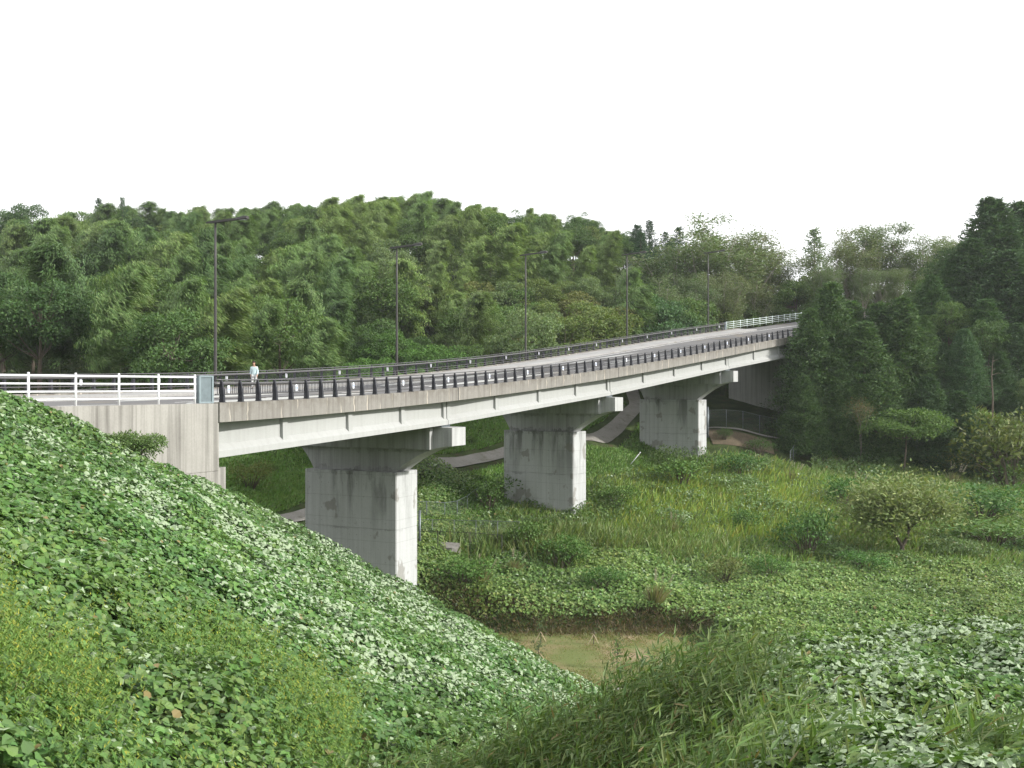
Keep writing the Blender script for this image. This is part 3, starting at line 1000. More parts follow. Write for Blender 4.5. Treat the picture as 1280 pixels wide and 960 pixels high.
def make_person():
    M_skin = simple('skin', (.42, .25, .17), .55, 0, .06, 20)
    M_hair = simple('hair', (.035, .022, .016), .6, 0, .2, 40)
    M_shirt = simple('pale_blue_jacket_cloth', (.48, .6, .62), .85, 0, .12, 9)
    M_trs = simple('pale_trousers_cloth', (.46, .47, .47), .85, 0, .12, 9)
    M_shoe = simple('dark_shoe_leather', (.04, .035, .03), .5, 0, .1, 9)
    # on the pavement next to the far rail
    best = min(np.linspace(15, 30, 301), key=lambda s: abs(CX + F_PX * bp(s, W - 2.4)[0] / bp(s, W - 2.4)[1] - 317.5))
    p = bp(best, W - 2.4, -.075)
    th_ = float(road_frame(best)[2])
    r = thing('person', 'man in pale blue jacket and pale trousers walking on the bridge with head bowed', 'person', p, math.pi - th_ + .5)
    # local: faces +y, x to the right hand side, mid stride; z from the soles
    V = [(0, 0, .95), (0, .01, 1.12), (0, .03, 1.33), (0, .05, 1.47), (0, .075, 1.53), (0, .115, 1.585), (0, .15, 1.68), (0, .15, 1.765)]
    R = [(.15, .11), (.135, .1), (.165, .105), (.10, .08), (.055, .055), (.066, .075), (.078, .095), (.05, .06)]
    Ed = [(0, 1), (1, 2), (2, 3), (3, 4), (4, 5), (5, 6), (6, 7)]

    def chain(start, pts):
        k = start
        for (q_, rr) in pts:
            V.append(q_); R.append(rr if isinstance(rr, tuple) else (rr, rr)); Ed.append((k, len(V) - 1)); k = len(V) - 1
        return k
    # legs
    chain(0, [((.1, .0, .88), .088), ((.105, .12, .5), .06), ((.105, .10, .46), .058), ((.105, .16, .1), .04), ((.108, .19, .045), .038), ((.11, .31, .03), .03)])
    chain(0, [((-.1, .0, .88), .088), ((-.105, -.04, .5), .06), ((-.105, -.07, .46), .058), ((-.105, -.3, .14), .04), ((-.105, -.3, .06), .038), ((-.107, -.19, .025), .03)])
    # arms, forearms and palms
    for sx, hy, ey in ((1, -.12, -.1), (-1, .22, .02)):
        w_ = chain(3, [((sx * .19, .04, 1.43), .06), ((sx * .235, .02 + ey, 1.16), .044), ((sx * .24, .06 + hy * .8, .93), .031), ((sx * .238, .075 + hy, .87), (.022, .036))])
        for f_, (dy, ln) in enumerate(((-.03, .075), (-.01, .088), (.01, .083), (.03, .065))):
            chain(w_, [((sx * .237, .085 + hy + dy, .82), .0095), ((sx * .232, .09 + hy + dy * 1.1 + .012, .82 - ln * .55), .0088), ((sx * .222, .1 + hy + dy * 1.1 + .03, .82 - ln), .0075)])
        chain(w_, [((sx * .215, .115 + hy, .86), .011), ((sx * .2, .125 + hy, .82), .009)])
    body = add('body', skin_mesh('body', V, Ed, R, M_skin, 2), r)
    # head details: nose, ears, eyes
    mb = MB()
    mb.raw([(-.014, .235, 1.665), (.014, .235, 1.665), (0, .262, 1.668), (0, .232, 1.72)], [(0, 1, 2), (1, 3, 2), (3, 0, 2), (0, 3, 1)])
    for sx in (-1, 1):
        mb.prism([(-.02, -.03), (.02, -.03), (.028, .02), (0, .035), (-.025, .02)], (sx * .076, .14, 1.69), (0, 1, 0), (0, 0, 1), (sx * .016, 0, 0))
    me = mb.mesh('face', M_skin); add('face', me, r)
    hv = [(0, .1, 1.76), (0, .135, 1.785), (0, .19, 1.775), (0, .075, 1.70), (0, .065, 1.64)]
    add('hair', skin_mesh('hair', hv, [(0, 1), (1, 2), (0, 3), (3, 4)], [(.085, .06), (.082, .05), (.06, .03), (.082, .05), (.05, .03)], M_hair, 2), r)
    # jacket
    jv = [(0, 0, .86), (0, .005, 1.02), (0, .02, 1.18), (0, .03, 1.34), (0, .05, 1.46), (0, .07, 1.515)]
    jr = [(.185, .145), (.175, .135), (.172, .128), (.195, .132), (.13, .105), (.075, .075)]
    je = [(0, 1), (1, 2), (2, 3), (3, 4), (4, 5)]
    for sx, hy, ey in ((1, -.12, -.1), (-1, .22, .02)):
        k = len(jv)
        jv += [(sx * .19, .04, 1.425), (sx * .24, .02 + ey, 1.16), (sx * .243, .055 + hy * .75, .95)]
        jr += [.082, .066, .052]
        je += [(3, k), (k, k + 1), (k + 1, k + 2)]
    add('jacket', skin_mesh('jacket', jv, je, jr, M_shirt, 2), r)
    tv = [(0, 0, .96), (.1, 0, .87), (.107, .12, .5), (.107, .16, .1), (-.1, 0, .87), (-.107, -.05, .5), (-.107, -.295, .15)]
    add('trousers', skin_mesh('trousers', tv, [(0, 1), (1, 2), (2, 3), (0, 4), (4, 5), (5, 6)], [(.16, .12), .105, .08, .062, .105, .08, .062], M_trs, 2), r)
    for sx, sy, sz in ((.108, .17, 0), (-.106, -.31, .02)):
        mb = MB().loft(np.array([[(sx + a * wd, sy + yy, sz + z0 + zz) for a, zz in ((-1, 0), (1, 0), (1, .6 * hh), (.5, hh), (-.5, hh), (-1, .6 * hh))]
                                 for yy, wd, hh, z0 in ((-.09, .035, .09, 0), (-.03, .045, .1, 0), (.08, .05, .075, 0), (.17, .045, .05, .003), (.2, .025, .03, .008))]))
        add('shoe', mb.mesh('shoe', M_shoe), r)


make_person()

# ------------------------------------------------------------------ wire fences and posts down in the valley
def wire_fence(label, pts, h, post_mat, rail_mat, mesh_wire=True, rails=(1.0,), step=2.0, name='wire_fence', cat='fence', bend=0):
    pts = np.array(pts, float)
    d = np.r_[0, np.cumsum(np.linalg.norm(np.diff(pts[:, :2], axis=0), axis=1))]
    n = max(1, int(round(d[-1] / step)))
    sd = np.linspace(0, d[-1], n + 1)
    P = np.stack([np.interp(sd, d, pts[:, k]) for k in range(2)], -1)
    Z = ground(P[:, 0], P[:, 1]) if pts.shape[1] == 2 else np.interp(sd, d, pts[:, 2])
    b = np.array([*P[0], Z[0]])
    r = thing(name, label, cat, b)
    for p, z in zip(P, Z):
        MB().tube([(p[0], p[1], z - .3), (p[0], p[1], z + h + .03)], .03, 6).build('post', post_mat, r, True)
    for f_ in rails:
        MB().tube(np.c_[P, Z + h * f_], .02, 5).build('rail', rail_mat, r)
    if mesh_wire:
        mb = MB()
        ds = .2
        for i in range(n):
            p, q_ = np.array([*P[i], Z[i]]), np.array([*P[i + 1], Z[i + 1]])
            L_ = np.linalg.norm(q_[:2] - p[:2]); u = (q_ - p) / L_; up = np.array([0, 0, 1.])
            for dirn in (1, -1):
                for a in np.arange(-h, L_ + h, ds):
                    a0, a1, z0, z1 = a, a + dirn * h, 0, h
                    t0, t1 = 0., 1.
                    lo, hi = sorted([(0 - a0) / (a1 - a0), (L_ - a0) / (a1 - a0)])
                    t0, t1 = max(0, lo), min(1, hi)
                    if t1 - t0 < .02: continue
                    v0 = p + u * (a0 + (a1 - a0) * t0) + up * h * t0
                    v1 = p + u * (a0 + (a1 - a0) * t1) + up * h * t1
                    nn = np.cross(u, up) * .004; tt = np.array([0, 0, .006])
                    mb.raw([v0 - tt, v0 + tt, v1 + tt, v1 - tt], [(0, 1, 2, 3)])
        add('wire_mesh', mb.mesh('wire_mesh', M_wire, b, fix=False), r)
    return r


wire_fence('chain link fence running up the green slope between the first and second pier',
           [(-13.5, 82.5), (-9.3, 86.5), (-5.6, 90), (-2.5, 97)], 1.5, M_galv, M_galv)
wire_fence('low black railing half sunk in vines right of the first pier', [(-8.4, 79.0, -13.3), (-5.6, 79.0, -13.35), (-2.6, 79.2, -13.5), (-.8, 79.4, -13.7)], 1.95, M_blackpost, M_blackpost, False, (1.0, ), 2.2, 'black_railing', 'railing')
wire_fence('chain link fence behind the black railing right of the first pier', [(-8.4, 82.5, -13.0), (-4, 82.7, -13.1), (.6, 83.2, -13.3)], 2.1, M_wire, M_wire)
wire_fence('long chain link fence on the dark bank in front of the far abutment',
           [(24.5, 124), (28, 124.5), (32, 125), (35.2, 124.6)], 2.2, M_galv, M_wire)
wire_fence('short pale chain link fence at the foot of the tall cedars', [(35.2, 124.6), (34.2, 120.4), (32.6, 117.2)], 1.9, M_galv, M_galv)
for lab, x, y, h, rr in (('grey steel post standing beside the black railing at the first pier', -7.35, 79.6, 2.9, .1),
                     ('blue grey steel post with a side bracket behind the third pier', 23.75, 121.5, 3.6, .15)):
    z = float(ground(x, y))
    r = thing('steel_post', lab, 'post', (x, y, z))
    MB().tube([(x, y, z - .4), (x, y, z + h)], rr, 8).build('pole', M_galv, r, True)
    m2 = MB().tube([(x, y, z + h), (x, y, z + h + .05)], [rr * 1.15, rr * .8], 8)
    if rr > .12:
        m2.box((x - .5, y, z + h * .62), (1.0, .12, .12))
    m2.build('cap', M_galv, r)
# leaning white pole at the third pier
x, y = 13.9, 112.6; z = float(ground(x, y))
r = thing('leaning_pole', 'thin white pole leaning against the left side of the third pier', 'pole', (x, y, z))
MB().tube([(x - .7, y - .2, z + .3), (x, y, z + 1.1), (x + .6, y + .2, z + 1.8)], .045, 6).build('pole', M_white, r, True)
# pale concrete slab at the foot of the first pier
z = float(ground(-5.2, 80.3)) - .15
r = thing('concrete_slab', 'small pale broken concrete slab behind the black railing', 'slab', (-5.4, 80.3, z))
MB().prism([(-1.7, -.3), (.4, -.55), (1.1, -.2), (1.0, .4), (.1, .6), (-1.5, .4)], (-5.2, 80.3, z + .3), (1, 0, 0.0), (0, 1, .25), (0, 0, .5)).build('slab', M_path, r)

# ------------------------------------------------------------------ leaves
def unit(v):
    return v / (np.linalg.norm(v, axis=-1, keepdims=True) + 1e-9)


def leaves(P, T, N, L, Wd, C, shape='ovate', fold=.18):
    """one little blade per point. P base, T along the leaf, N its normal, L length, Wd width, C colour"""
    n = len(P)
    T = unit(T); B = unit(np.cross(T, N)); N = np.cross(B, T)
    L = np.broadcast_to(L, (n,))[:, None]; Wd = np.broadcast_to(Wd, (n,))[:, None]
    if shape == 'ovate':
        pr = [(0, 0, 0), (.22, -.46, fold), (.62, -.42, fold), (1, 0, -.06), (.62, .42, fold), (.22, .46, fold)]
        fc = [(3, 2, 1, 0), (5, 4, 3, 0)]
    elif shape == 'round':
        pr = [(0, 0, 0), (.1, -.34, fold * .7), (.36, -.5, fold), (.62, -.44, fold), (.86, -.2, fold * .4), (1, 0, -.08), (.86, .2, fold * .4), (.62, .44, fold), (.36, .5, fold), (.1, .34, fold * .7)]
        fc = [(5, 4, 3, 2, 1, 0), (9, 8, 7, 6, 5, 0)]
    elif shape == 'lance':
        pr = [(0, 0, 0), (.3, -.5, fold), (1, 0, -.12), (.3, .5, fold)]
        fc = [(2, 1, 0), (3, 2, 0)]
    else:                                                            # blade of grass
        pr = [(0, -.5, 0), (0, .5, 0), (.55, .38, 0.0), (.55, -.38, 0.0), (1, 0, -.0)]
        fc = None
    k = len(pr)
    V = np.empty((n, k, 3), np.float32)
    for i, (a, b, c) in enumerate(pr):
        V[:, i] = P + T * L * a + B * Wd * b + N * Wd * c
    if shape == 'blade':
        V[:, 4] += np.array([0, 0, -1.]) * L * .12
        o = np.arange(n)[:, None] * k
        F = [o + np.array([[0, 1, 2, 3]]), o + np.array([[3, 2, 4]])]
    else:
        o = (np.arange(n) * k)[:, None, None]
        F = [(o + np.array(fc)[None]).reshape(-1, len(fc[0]))]
    Cc = np.repeat(np.asarray(C, np.float32)[:, None], k, 1)
    return V.reshape(-1, 3), F, Cc.reshape(-1, 3)


def join(parts):
    V = []; C = []; F = {}
    n = 0
    for v, f, c in parts:
        V.append(v); C.append(c)
        for q_ in f:
            F.setdefault(q_.shape[1], []).append(q_ + n)
        n += len(v)
    return np.concatenate(V), [np.concatenate(F[k]) for k in sorted(F)], np.concatenate(C)


def palette(n, cols, r, vary=.18, w=None):
    cols = np.array(cols, float)
    i = r.choice(len(cols), n, p=w)
    c = cols[i] * (1 + (r.random((n, 1)) - .5) * 2 * vary)
    return c * (1 + (r.random((n, 3)) - .5) * .12) * 1.15


def rand_dir(n, r):
    v = r.normal(size=(n, 3))
    return unit(v)


def tube_np(pts, rad, n=5):
    return MB().tube(pts, rad, n, False)


# ------------------------------------------------------------------ tree kinds (each variant is one crown mesh and one trunk mesh)
def bamboo_variant(seed, h=12.5, tone=0):
    r = np.random.default_rng(seed)
    lean = r.normal() * .9 - .3; bend = r.uniform(1.2, 3.2)
    comb = np.array([math.cos(lean + r.normal() * .4), math.sin(lean), -.55])
    t = np.linspace(0, 1, 16)
    cv = np.c_[np.cos(lean) * bend * t ** 3, np.sin(lean) * bend * t ** 3, h * (t - .07 * t ** 6) * 1.06]
    trunk = MB().tube(cv, .055 * (1 - .85 * t) + .006, 6, False)
    nb = 130
    tb = np.linspace(.2, 1.0, nb) + r.normal(size=nb) * .006
    P, T, N = [], [], []
    for i, tt in enumerate(np.clip(tb, 0, 1)):
        o = np.array([np.interp(tt, t, cv[:, k]) for k in range(3)])
        az = i * 2.4 + r.normal() * .6
        ln = np.interp(tt, [.2, .38, .6, .85, 1.0], [1.3, 2.3, 2.4, 1.7, .75]) * r.uniform(.5, 1.3)
        u = np.linspace(0, 1, 10)[2:]
        d = np.array([math.cos(az), math.sin(az), 0])
        rise = 1.0 * r.uniform(.5, 1.4) * (1.35 - .65 * tt); droop = r.uniform(.4, 1.0)
        br = o + d[None] * (ln * (u - .1 * u ** 3))[:, None] + np.array([0, 0, 1.]) * ((rise * u - droop * u ** 2.2) * ln)[:, None]
        if i % 4 == 0:
            trunk.tube(np.r_[[o], br[::2]], np.linspace(.012, .003, 1 + len(br[::2])), 3, False)
        tg = unit(np.gradient(br, axis=0))
        m = 12
        for q_ in range(len(br)):
            pp = br[q_] + r.normal(size=(m, 3)) * np.array([.22, .22, .2])
            side = np.cross(tg[q_], [0, 0, 1.])
            tv = tg[q_] * .55 + side * r.normal(size=(m, 1)) * .3 + comb * .75 + r.normal(size=(m, 3)) * .22
            P.append(pp); T.append(tv); N.append(np.array([0, 0, 1.]) + d * .5 + r.normal(size=(m, 3)) * .35)
    P = np.concatenate(P); T = np.concatenate(T); N = np.concatenate(N)
    n = len(P)
    C = palette(n, [(.125, .192, .062), (.15, .22, .074), (.1, .158, .054), (.17, .225, .088)], r, .18)
    v, f, c = leaves(P, T, N, r.uniform(.34, .62, n), r.uniform(.065, .1, n), C, 'lance', .2)
    return trunk.mesh('trunk', M_culm, fix=False), mesh_np('crown', v, f, M_leaf, c)


def crown_clumps(r, centers, rads, per, leaf, cols, up=.35, flat=.75, spread=.9):
    P, T, N = [], [], []
    for c, R in zip(centers, rads):
        m = int(per * R * R)
        d = rand_dir(m, r)
        d[:, 2] = np.abs(d[:, 2]) * np.where(r.random(m) < .82, 1, -1)
        rr = R * (.55 + .5 * r.random(m) ** .6)
        p = c + d * rr[:, None] * np.array([1, 1, flat])
        P.append(p); T.append(d * .7 + r.normal(size=(m, 3)) * .6 + np.array([0, 0, -.15]))
        N.append(d + np.array([0, 0, up]) + r.normal(size=(m, 3)) * spread * .6)
    P = np.concatenate(P); T = np.concatenate(T); N = np.concatenate(N)
    n = len(P)
    C = palette(n, cols, r, .22)
    return leaves(P, T, N, leaf * r.uniform(.7, 1.3, n), leaf * r.uniform(.4, .65, n), C, 'lance', .15)


GREENS = [(.095, .15, .04), (.075, .125, .034), (.12, .17, .052), (.085, .135, .045)]


def broad_variant(seed, h=11., R=4., leaf=.28, cols=GREENS, per=210, nclump=38, flat=.75, base_f=.3):
    r = np.random.default_rng(seed)
    trunk = MB()
    top = np.array([r.normal() * .4, r.normal() * .4, h * .72])
    tp = np.array([[0, 0, -.5], [0.05, 0, h * .15], top * np.array([.5, .5, .55]), top])
    trunk.tube(tp, [.22 * h / 11, .18 * h / 11, .13 * h / 11, .05], 7, False)
    cs, rs = [], []
    for i in range(nclump):
        d = rand_dir(1, r)[0]
        d[2] = d[2] * .9 + .1
        rr = r.uniform(.5, .98)
        c = np.array([d[0] * R * rr, d[1] * R * rr, h * (base_f + (1 - base_f) / 2) + d[2] * h * (1 - base_f) / 2 * rr * .95])
        taper = 1 - .35 * max(0, (c[2] / h - .6) / .4)
        c[:2] *= taper
        cs.append(c); rs.append(r.uniform(.17, .33) * R)
        if i % 2 == 0:
            st = tp[1] * .3 + tp[2] * .7 if c[2] < h * .6 else tp[2] * .4 + tp[3] * .6
            mid = (st + c) / 2 + np.array([0, 0, -.25])
            trunk.tube([st, mid, c], [.08 * h / 11, .05 * h / 11, .015], 4, False)
    v, f, c = crown_clumps(r, cs, rs, per, leaf, cols, .35, flat)
    return trunk.mesh('trunk', M_bark, fix=False), mesh_np('crown', v, f, M_leaf, c)


def cedar_variant(seed, h=20., R=3.6, leaf=.36, n_br=150, per=62, cols=((.055, .1, .042), (.045, .085, .038), (.075, .125, .05)), base_f=.06, power=.85):
    r = np.random.default_rng(seed)
    trunk = MB().tube([(0, 0, -.5), (0, 0, h * .3), (r.normal() * .08, 0, h * .7), (0, 0, h * .985)], [.015 * h, .011 * h, .005 * h, .006], 7, False)
    P, T, N = [], [], []
    for i in range(n_br):
        t = base_f + (1 - base_f) * ((i + r.random()) / n_br) ** 1.1
        o = np.array([0, 0, h * t])
        az = i * 2.399 + r.normal() * .3
        prof = (1 - t) ** power * (1 - .25 * math.exp(-t / .08)) + .05
        ln = R * prof * r.uniform(.62, 1.12) + .12
        d = np.array([math.cos(az), math.sin(az), 0])
        u = np.linspace(.2, 1, 8)
        dr = -.32 * u + .42 * u ** 3
        br = o + d * (ln * u)[:, None] + np.array([0, 0, 1.]) * (dr * ln * .8)[:, None]
        if i % 3 == 0:
            trunk.tube(np.r_[[o], br[::3]], np.linspace(.045, .01, 1 + len(br[::3])), 3, False)
        m = max(22, int(per * (.3 + .7 * ln / R)))
        k = np.clip((r.random(m) ** .65 * 8).astype(int), 0, 7)
        sc_ = (.1 + .12 * ln)
        p = br[k] + r.normal(size=(m, 3)) * np.array([sc_, sc_, sc_ * .8])
        P.append(p)
        T.append(d * .5 + np.array([0, 0, .35]) + r.normal(size=(m, 3)) * .55)
        N.append(np.array([0, 0, .6]) + d * .6 + r.normal(size=(m, 3)) * .5)
    P = np.concatenate(P); T = np.concatenate(T); N = np.concatenate(N)
    n = len(P)
    C = palette(n, cols, r, .25)
    v, f, c = leaves(P, T, N, leaf * r.uniform(.7, 1.4, n), leaf * r.uniform(.3, .5, n), C, 'lance', .2)
    return trunk.mesh('trunk', M_bark, fix=False), mesh_np('crown', v, f, M_leaf, c)


def branchy_variant(seed, h=17., spread=1., leaf=.3, nleaf=3, cols=((.12, .145, .07), (.14, .15, .085), (.1, .125, .06)), depth=5, r0=.2, first=.28, bark=None, droop=0., keep=1.0):
    """thinly leaved tree whose limbs show"""
    r = np.random.default_rng(seed)
    trunk = MB()
    tips = []

    def grow(p, d, ln, rad, k):
        q_ = p + d * ln
        mid = (p + q_) / 2 + r.normal(size=3) * ln * .06
        trunk.tube([p, mid, q_], [rad, rad * .82, rad * .66], 5 if k > 2 else 3, False)
        if k <= 2:
            tips.append((mid, d)); tips.append((q_, d))
        if k == 0:
            return
        nb = 3 if r.random() < .55 else 2
        a0 = r.uniform(0, 2 * math.pi)
        s1 = unit(np.cross(d, [0.3, .2, .9]))
        s2 = np.cross(d, s1)
        for j in range(nb):
            a = a0 + j * 2 * math.pi / nb + r.normal() * .3
            tl = r.uniform(.22, .6) * spread
            nd = unit(d * math.cos(tl) + (s1 * math.cos(a) + s2 * math.sin(a)) * math.sin(tl) + np.array([0, 0, .16 - droop]))
            grow(q_, nd, ln * r.uniform(.66, .86), rad * .64, k - 1)
    grow(np.array([0, 0, -.3]), unit(np.array([r.normal() * .05, r.normal() * .05, 1])), h * first, r0, depth)
    tp = np.array([t[0] for t in tips]); td = np.array([t[1] for t in tips])
    z = tp[:, 2].max()
    m = nleaf
    sel = r.random(len(tp)) < keep
    tp, td = tp[sel], td[sel]
    P = np.repeat(tp, m, 0) + r.normal(size=(len(tp) * m, 3)) * .42
    T = np.repeat(td, m, 0) + r.normal(size=P.shape) * .7 + np.array([0, 0, -.2])
    N = np.array([0, 0, .7]) + r.normal(size=P.shape) * .7
    n = len(P)
    C = palette(n, cols, r, .2)
    v, f, c = leaves(P, T, N, leaf * r.uniform(.7, 1.3, n), leaf * r.uniform(.35, .6, n), C, 'lance', .15)
    s = h / z                                                         # true height
    tm = trunk.mesh('trunk', bark or M_greybark, fix=False)
    co = np.empty(len(tm.vertices) * 3, np.float32); tm.vertices.foreach_get('co', co); tm.vertices.foreach_set('co', co * s); tm.update()
    return tm, mesh_np('crown', v * s, f, M_leaf, c)


def shrub_variant(seed, R=1.5, h=1.8, leaf=.14, cols=GREENS, per=420, nclump=22):
    r = np.random.default_rng(seed)
    stem = MB()
    cs, rs = [], []
    for i in range(nclump):
        a = r.uniform(0, 2 * math.pi); rr = R * math.sqrt(r.random()) * .8
        zz = h * (.25 + .55 * r.random() * math.sqrt(max(0, 1 - (rr / R) ** 2)) + .1)
        c = np.array([math.cos(a) * rr, math.sin(a) * rr, zz])
        cs.append(c); rs.append(r.uniform(.24, .42) * R)
        stem.tube([(c[0] * .15, c[1] * .15, -.2), (c[0] * .5, c[1] * .5, c[2] * .6), c], [.035, .02, .006], 4, False)
    v, f, c = crown_clumps(r, cs, rs, per / (R * R) * 1.0 * (R / 1.5) ** 2, leaf, cols, .4, .8)
    return stem.mesh('stem', M_bark, fix=False), mesh_np('crown', v, f, M_leaf, c)


def place(name, var, label, cat, x, y, h_scale, group=None, tint=(1, 1, 1), rz=None, z=None, sxy=None, parts=('trunk', 'crown')):
    zz = float(ground(x, y)) if z is None else z
    r = thing(name, label, cat, (x, y, zz), rng.uniform(0, 6.283) if rz is None else rz, group)
    sxy = h_scale if sxy is None else sxy
    r.scale = (sxy, sxy, h_scale)
    for nm, me in zip(parts, var):
        o = add(nm, me, r)
        o.color = (*tint, 1)
    return r


# ------------------------------------------------------------------ where things are, in words
SKY = np.array([(-60, 285), (0, 275), (35, 256), (60, 268), (90, 270), (120, 254), (150, 256), (200, 264), (265, 260), (330, 256), (385, 246), (440, 250), (470, 246), (525, 240),
                (560, 252), (620, 260), (660, 263), (690, 268), (730, 270), (765, 292), (800, 288), (850, 296), (900, 300), (950, 320), (985, 340), (1020, 345), (1350, 300)], float)
LM = [(0, 'at the left edge'), (60, 'beyond the left white railing'), (130, 'beyond the middle white railing'), (200, 'beyond the right white railing'),
      (262, 'just left of first lamp'), (300, 'just right of first lamp'), (345, 'right of the walking man'), (400, 'well right of first lamp'), (450, 'well left of second lamp'),
      (490, 'just left of second lamp'), (525, 'just right of second lamp'), (570, 'well right of second lamp'), (615, 'well left of third lamp'), (650, 'just left of third lamp'),
      (685, 'just right of third lamp'), (730, 'midway between third and fourth lamp'), (775, 'just left of fourth lamp'), (805, 'just right of fourth lamp'), (850, 'left of fifth lamp'),
      (890, 'behind fifth lamp'), (940, 'above the pale railing'), (1000, 'where the road vanishes')]


def where(px):
    return min(LM, key=lambda q_: abs(q_[0] - px))[1]


used = {}


def uniq(lab):
    used[lab] = used.get(lab, 0) + 1
    return lab


def pxof(x, y):
    return CX + F_PX * x / y


# ------------------------------------------------------------------ the wooded hill behind the bridge
BAMBOO = [bamboo_variant(100 + i, 12.5) for i in range(7)]
BROAD = [broad_variant(200 + i, 10.5, 4.2 + .3 * (i % 3)) for i in range(5)]
ROUND = [broad_variant(230 + i, 7.5, 4.4, .26, GREENS, 230, 44, .7, .12) for i in range(3)]
CEDAR = [cedar_variant(300 + i, 18, 3.6, .42, 130, 60) for i in range(3)]

TONES = {'pale': (1.12, 1.1, 1.05), 'yellowish': (1.08, 1.08, .92), 'mid green': (.92, 1.0, .95), 'deep green': (.68, .8, .8), 'olive': (1.2, 1.08, 1.0),
         'brownish': (1.4, 1.0, 1.1), 'lush green': (.85, 1.12, .8), 'greyish': (1.35, 1.25, 1.7), 'dark': (.55, .68, .75), 'blue green': (.75, .95, 1.25)}


def hill_kind(px, py, rr):
    """what grows where on the hill: kind and tone"""
    u = rr.random()
    if px < 150 and py > 330:
        return ('broad', rr.choice(['deep green', 'dark', 'mid green'])) if u < .6 else ('bamboo', rr.choice(['mid green', 'deep green']))
    if 430 < px < 560 and py > 372:
        return ('round', rr.choice(['lush green', 'lush green', 'deep green']))
    if 545 < px < 750 and py > 335:
        return ('broad', rr.choice(['olive', 'olive', 'brownish', 'mid green', 'greyish'])) if u < .86 else ('bamboo', 'pale')
    if 440 < px < 640 and 325 < py < 380:
        return ('broad', rr.choice(['greyish', 'brownish', 'deep green', 'mid green'])) if u < .65 else ('bamboo', rr.choice(['pale', 'yellowish']))
    if 740 < px < 860 and py > 345:
        return ('broad', rr.choice(['deep green', 'blue green', 'mid green'])) if u < .55 else ('bamboo', rr.choice(['mid green', 'greyish']))
    if px > 795 and py < 335:
        return ('cedar', 'dark')
    if px > 860:
        return ('broad', rr.choice(['olive', 'mid green', 'greyish']))
    if 390 < px < 760 and py < 330:
        return ('bamboo', rr.choice(['yellowish', 'pale', 'pale', 'yellowish', 'mid green'])) if u < .9 else ('broad', rr.choice(['deep green', 'mid green']))
    return ('bamboo', rr.choice(['mid green', 'mid green', 'pale', 'deep green', 'yellowish'])) if u < .78 else ('broad', rr.choice(['deep green', 'mid green', 'dark']))


KN = {'bamboo': ('bamboo', 'feathery {} bamboo plume', 'bamboo', 'bamboo plumes on the wooded hill'),
      'broad': ('broadleaf_tree', 'rounded {} broadleaf tree', 'tree', 'broadleaf trees on the wooded hill'),
      'round': ('round_tree', 'wide bushy {} tree', 'tree', 'bushy trees at the foot of the hill'),
      'cedar': ('cedar', 'pointed {} conifer', 'tree', 'conifers on the wooded hill')}
VARS = {'bamboo': (BAMBOO, 12.5), 'broad': (BROAD, 10.5), 'round': (ROUND, 7.5), 'cedar': (CEDAR, 18)}
spots = []
rr = np.random.default_rng(77)
rows = np.r_[np.arange(97, 150, 7.5), np.arange(150, 207, 9.5)]
for ri, D in enumerate(rows):
    stepx = 5.6 + (D - 97) * .012
    x0, x1 = -.56 * D, (.18 if D > 135 else -.02 + (D - 97) * .003) * D
    xs = np.arange(x0 + rr.random() * stepx, x1, stepx)
    for x in xs:
        x = x + rr.normal() * 1.4; y = D + rr.normal() * 2.2
        spots.append((x, y, None))
for row, stp, jit in ((211, 17, 3), (219, 21, 7)):
    for px in np.arange(-20, 800, stp):
        px = px + rr.normal() * 5
        y = row + rr.normal() * 2.5
        spots.append(((px - CX) / F_PX * y, y, np.interp(px, SKY[:, 0], SKY[:, 1]) + np.clip(rr.normal() * 3, -5, 5) + rr.choice([-2, 2, 2, 8]) + (0 if row < 215 else 6)))
for px in np.arange(-20, 790, 13):                       # low trees that close the view between the crest trunks
    y = 208 + rr.normal() * 5
    spots.append((((px + rr.normal() * 6) - CX) / F_PX * y, y, 'low'))
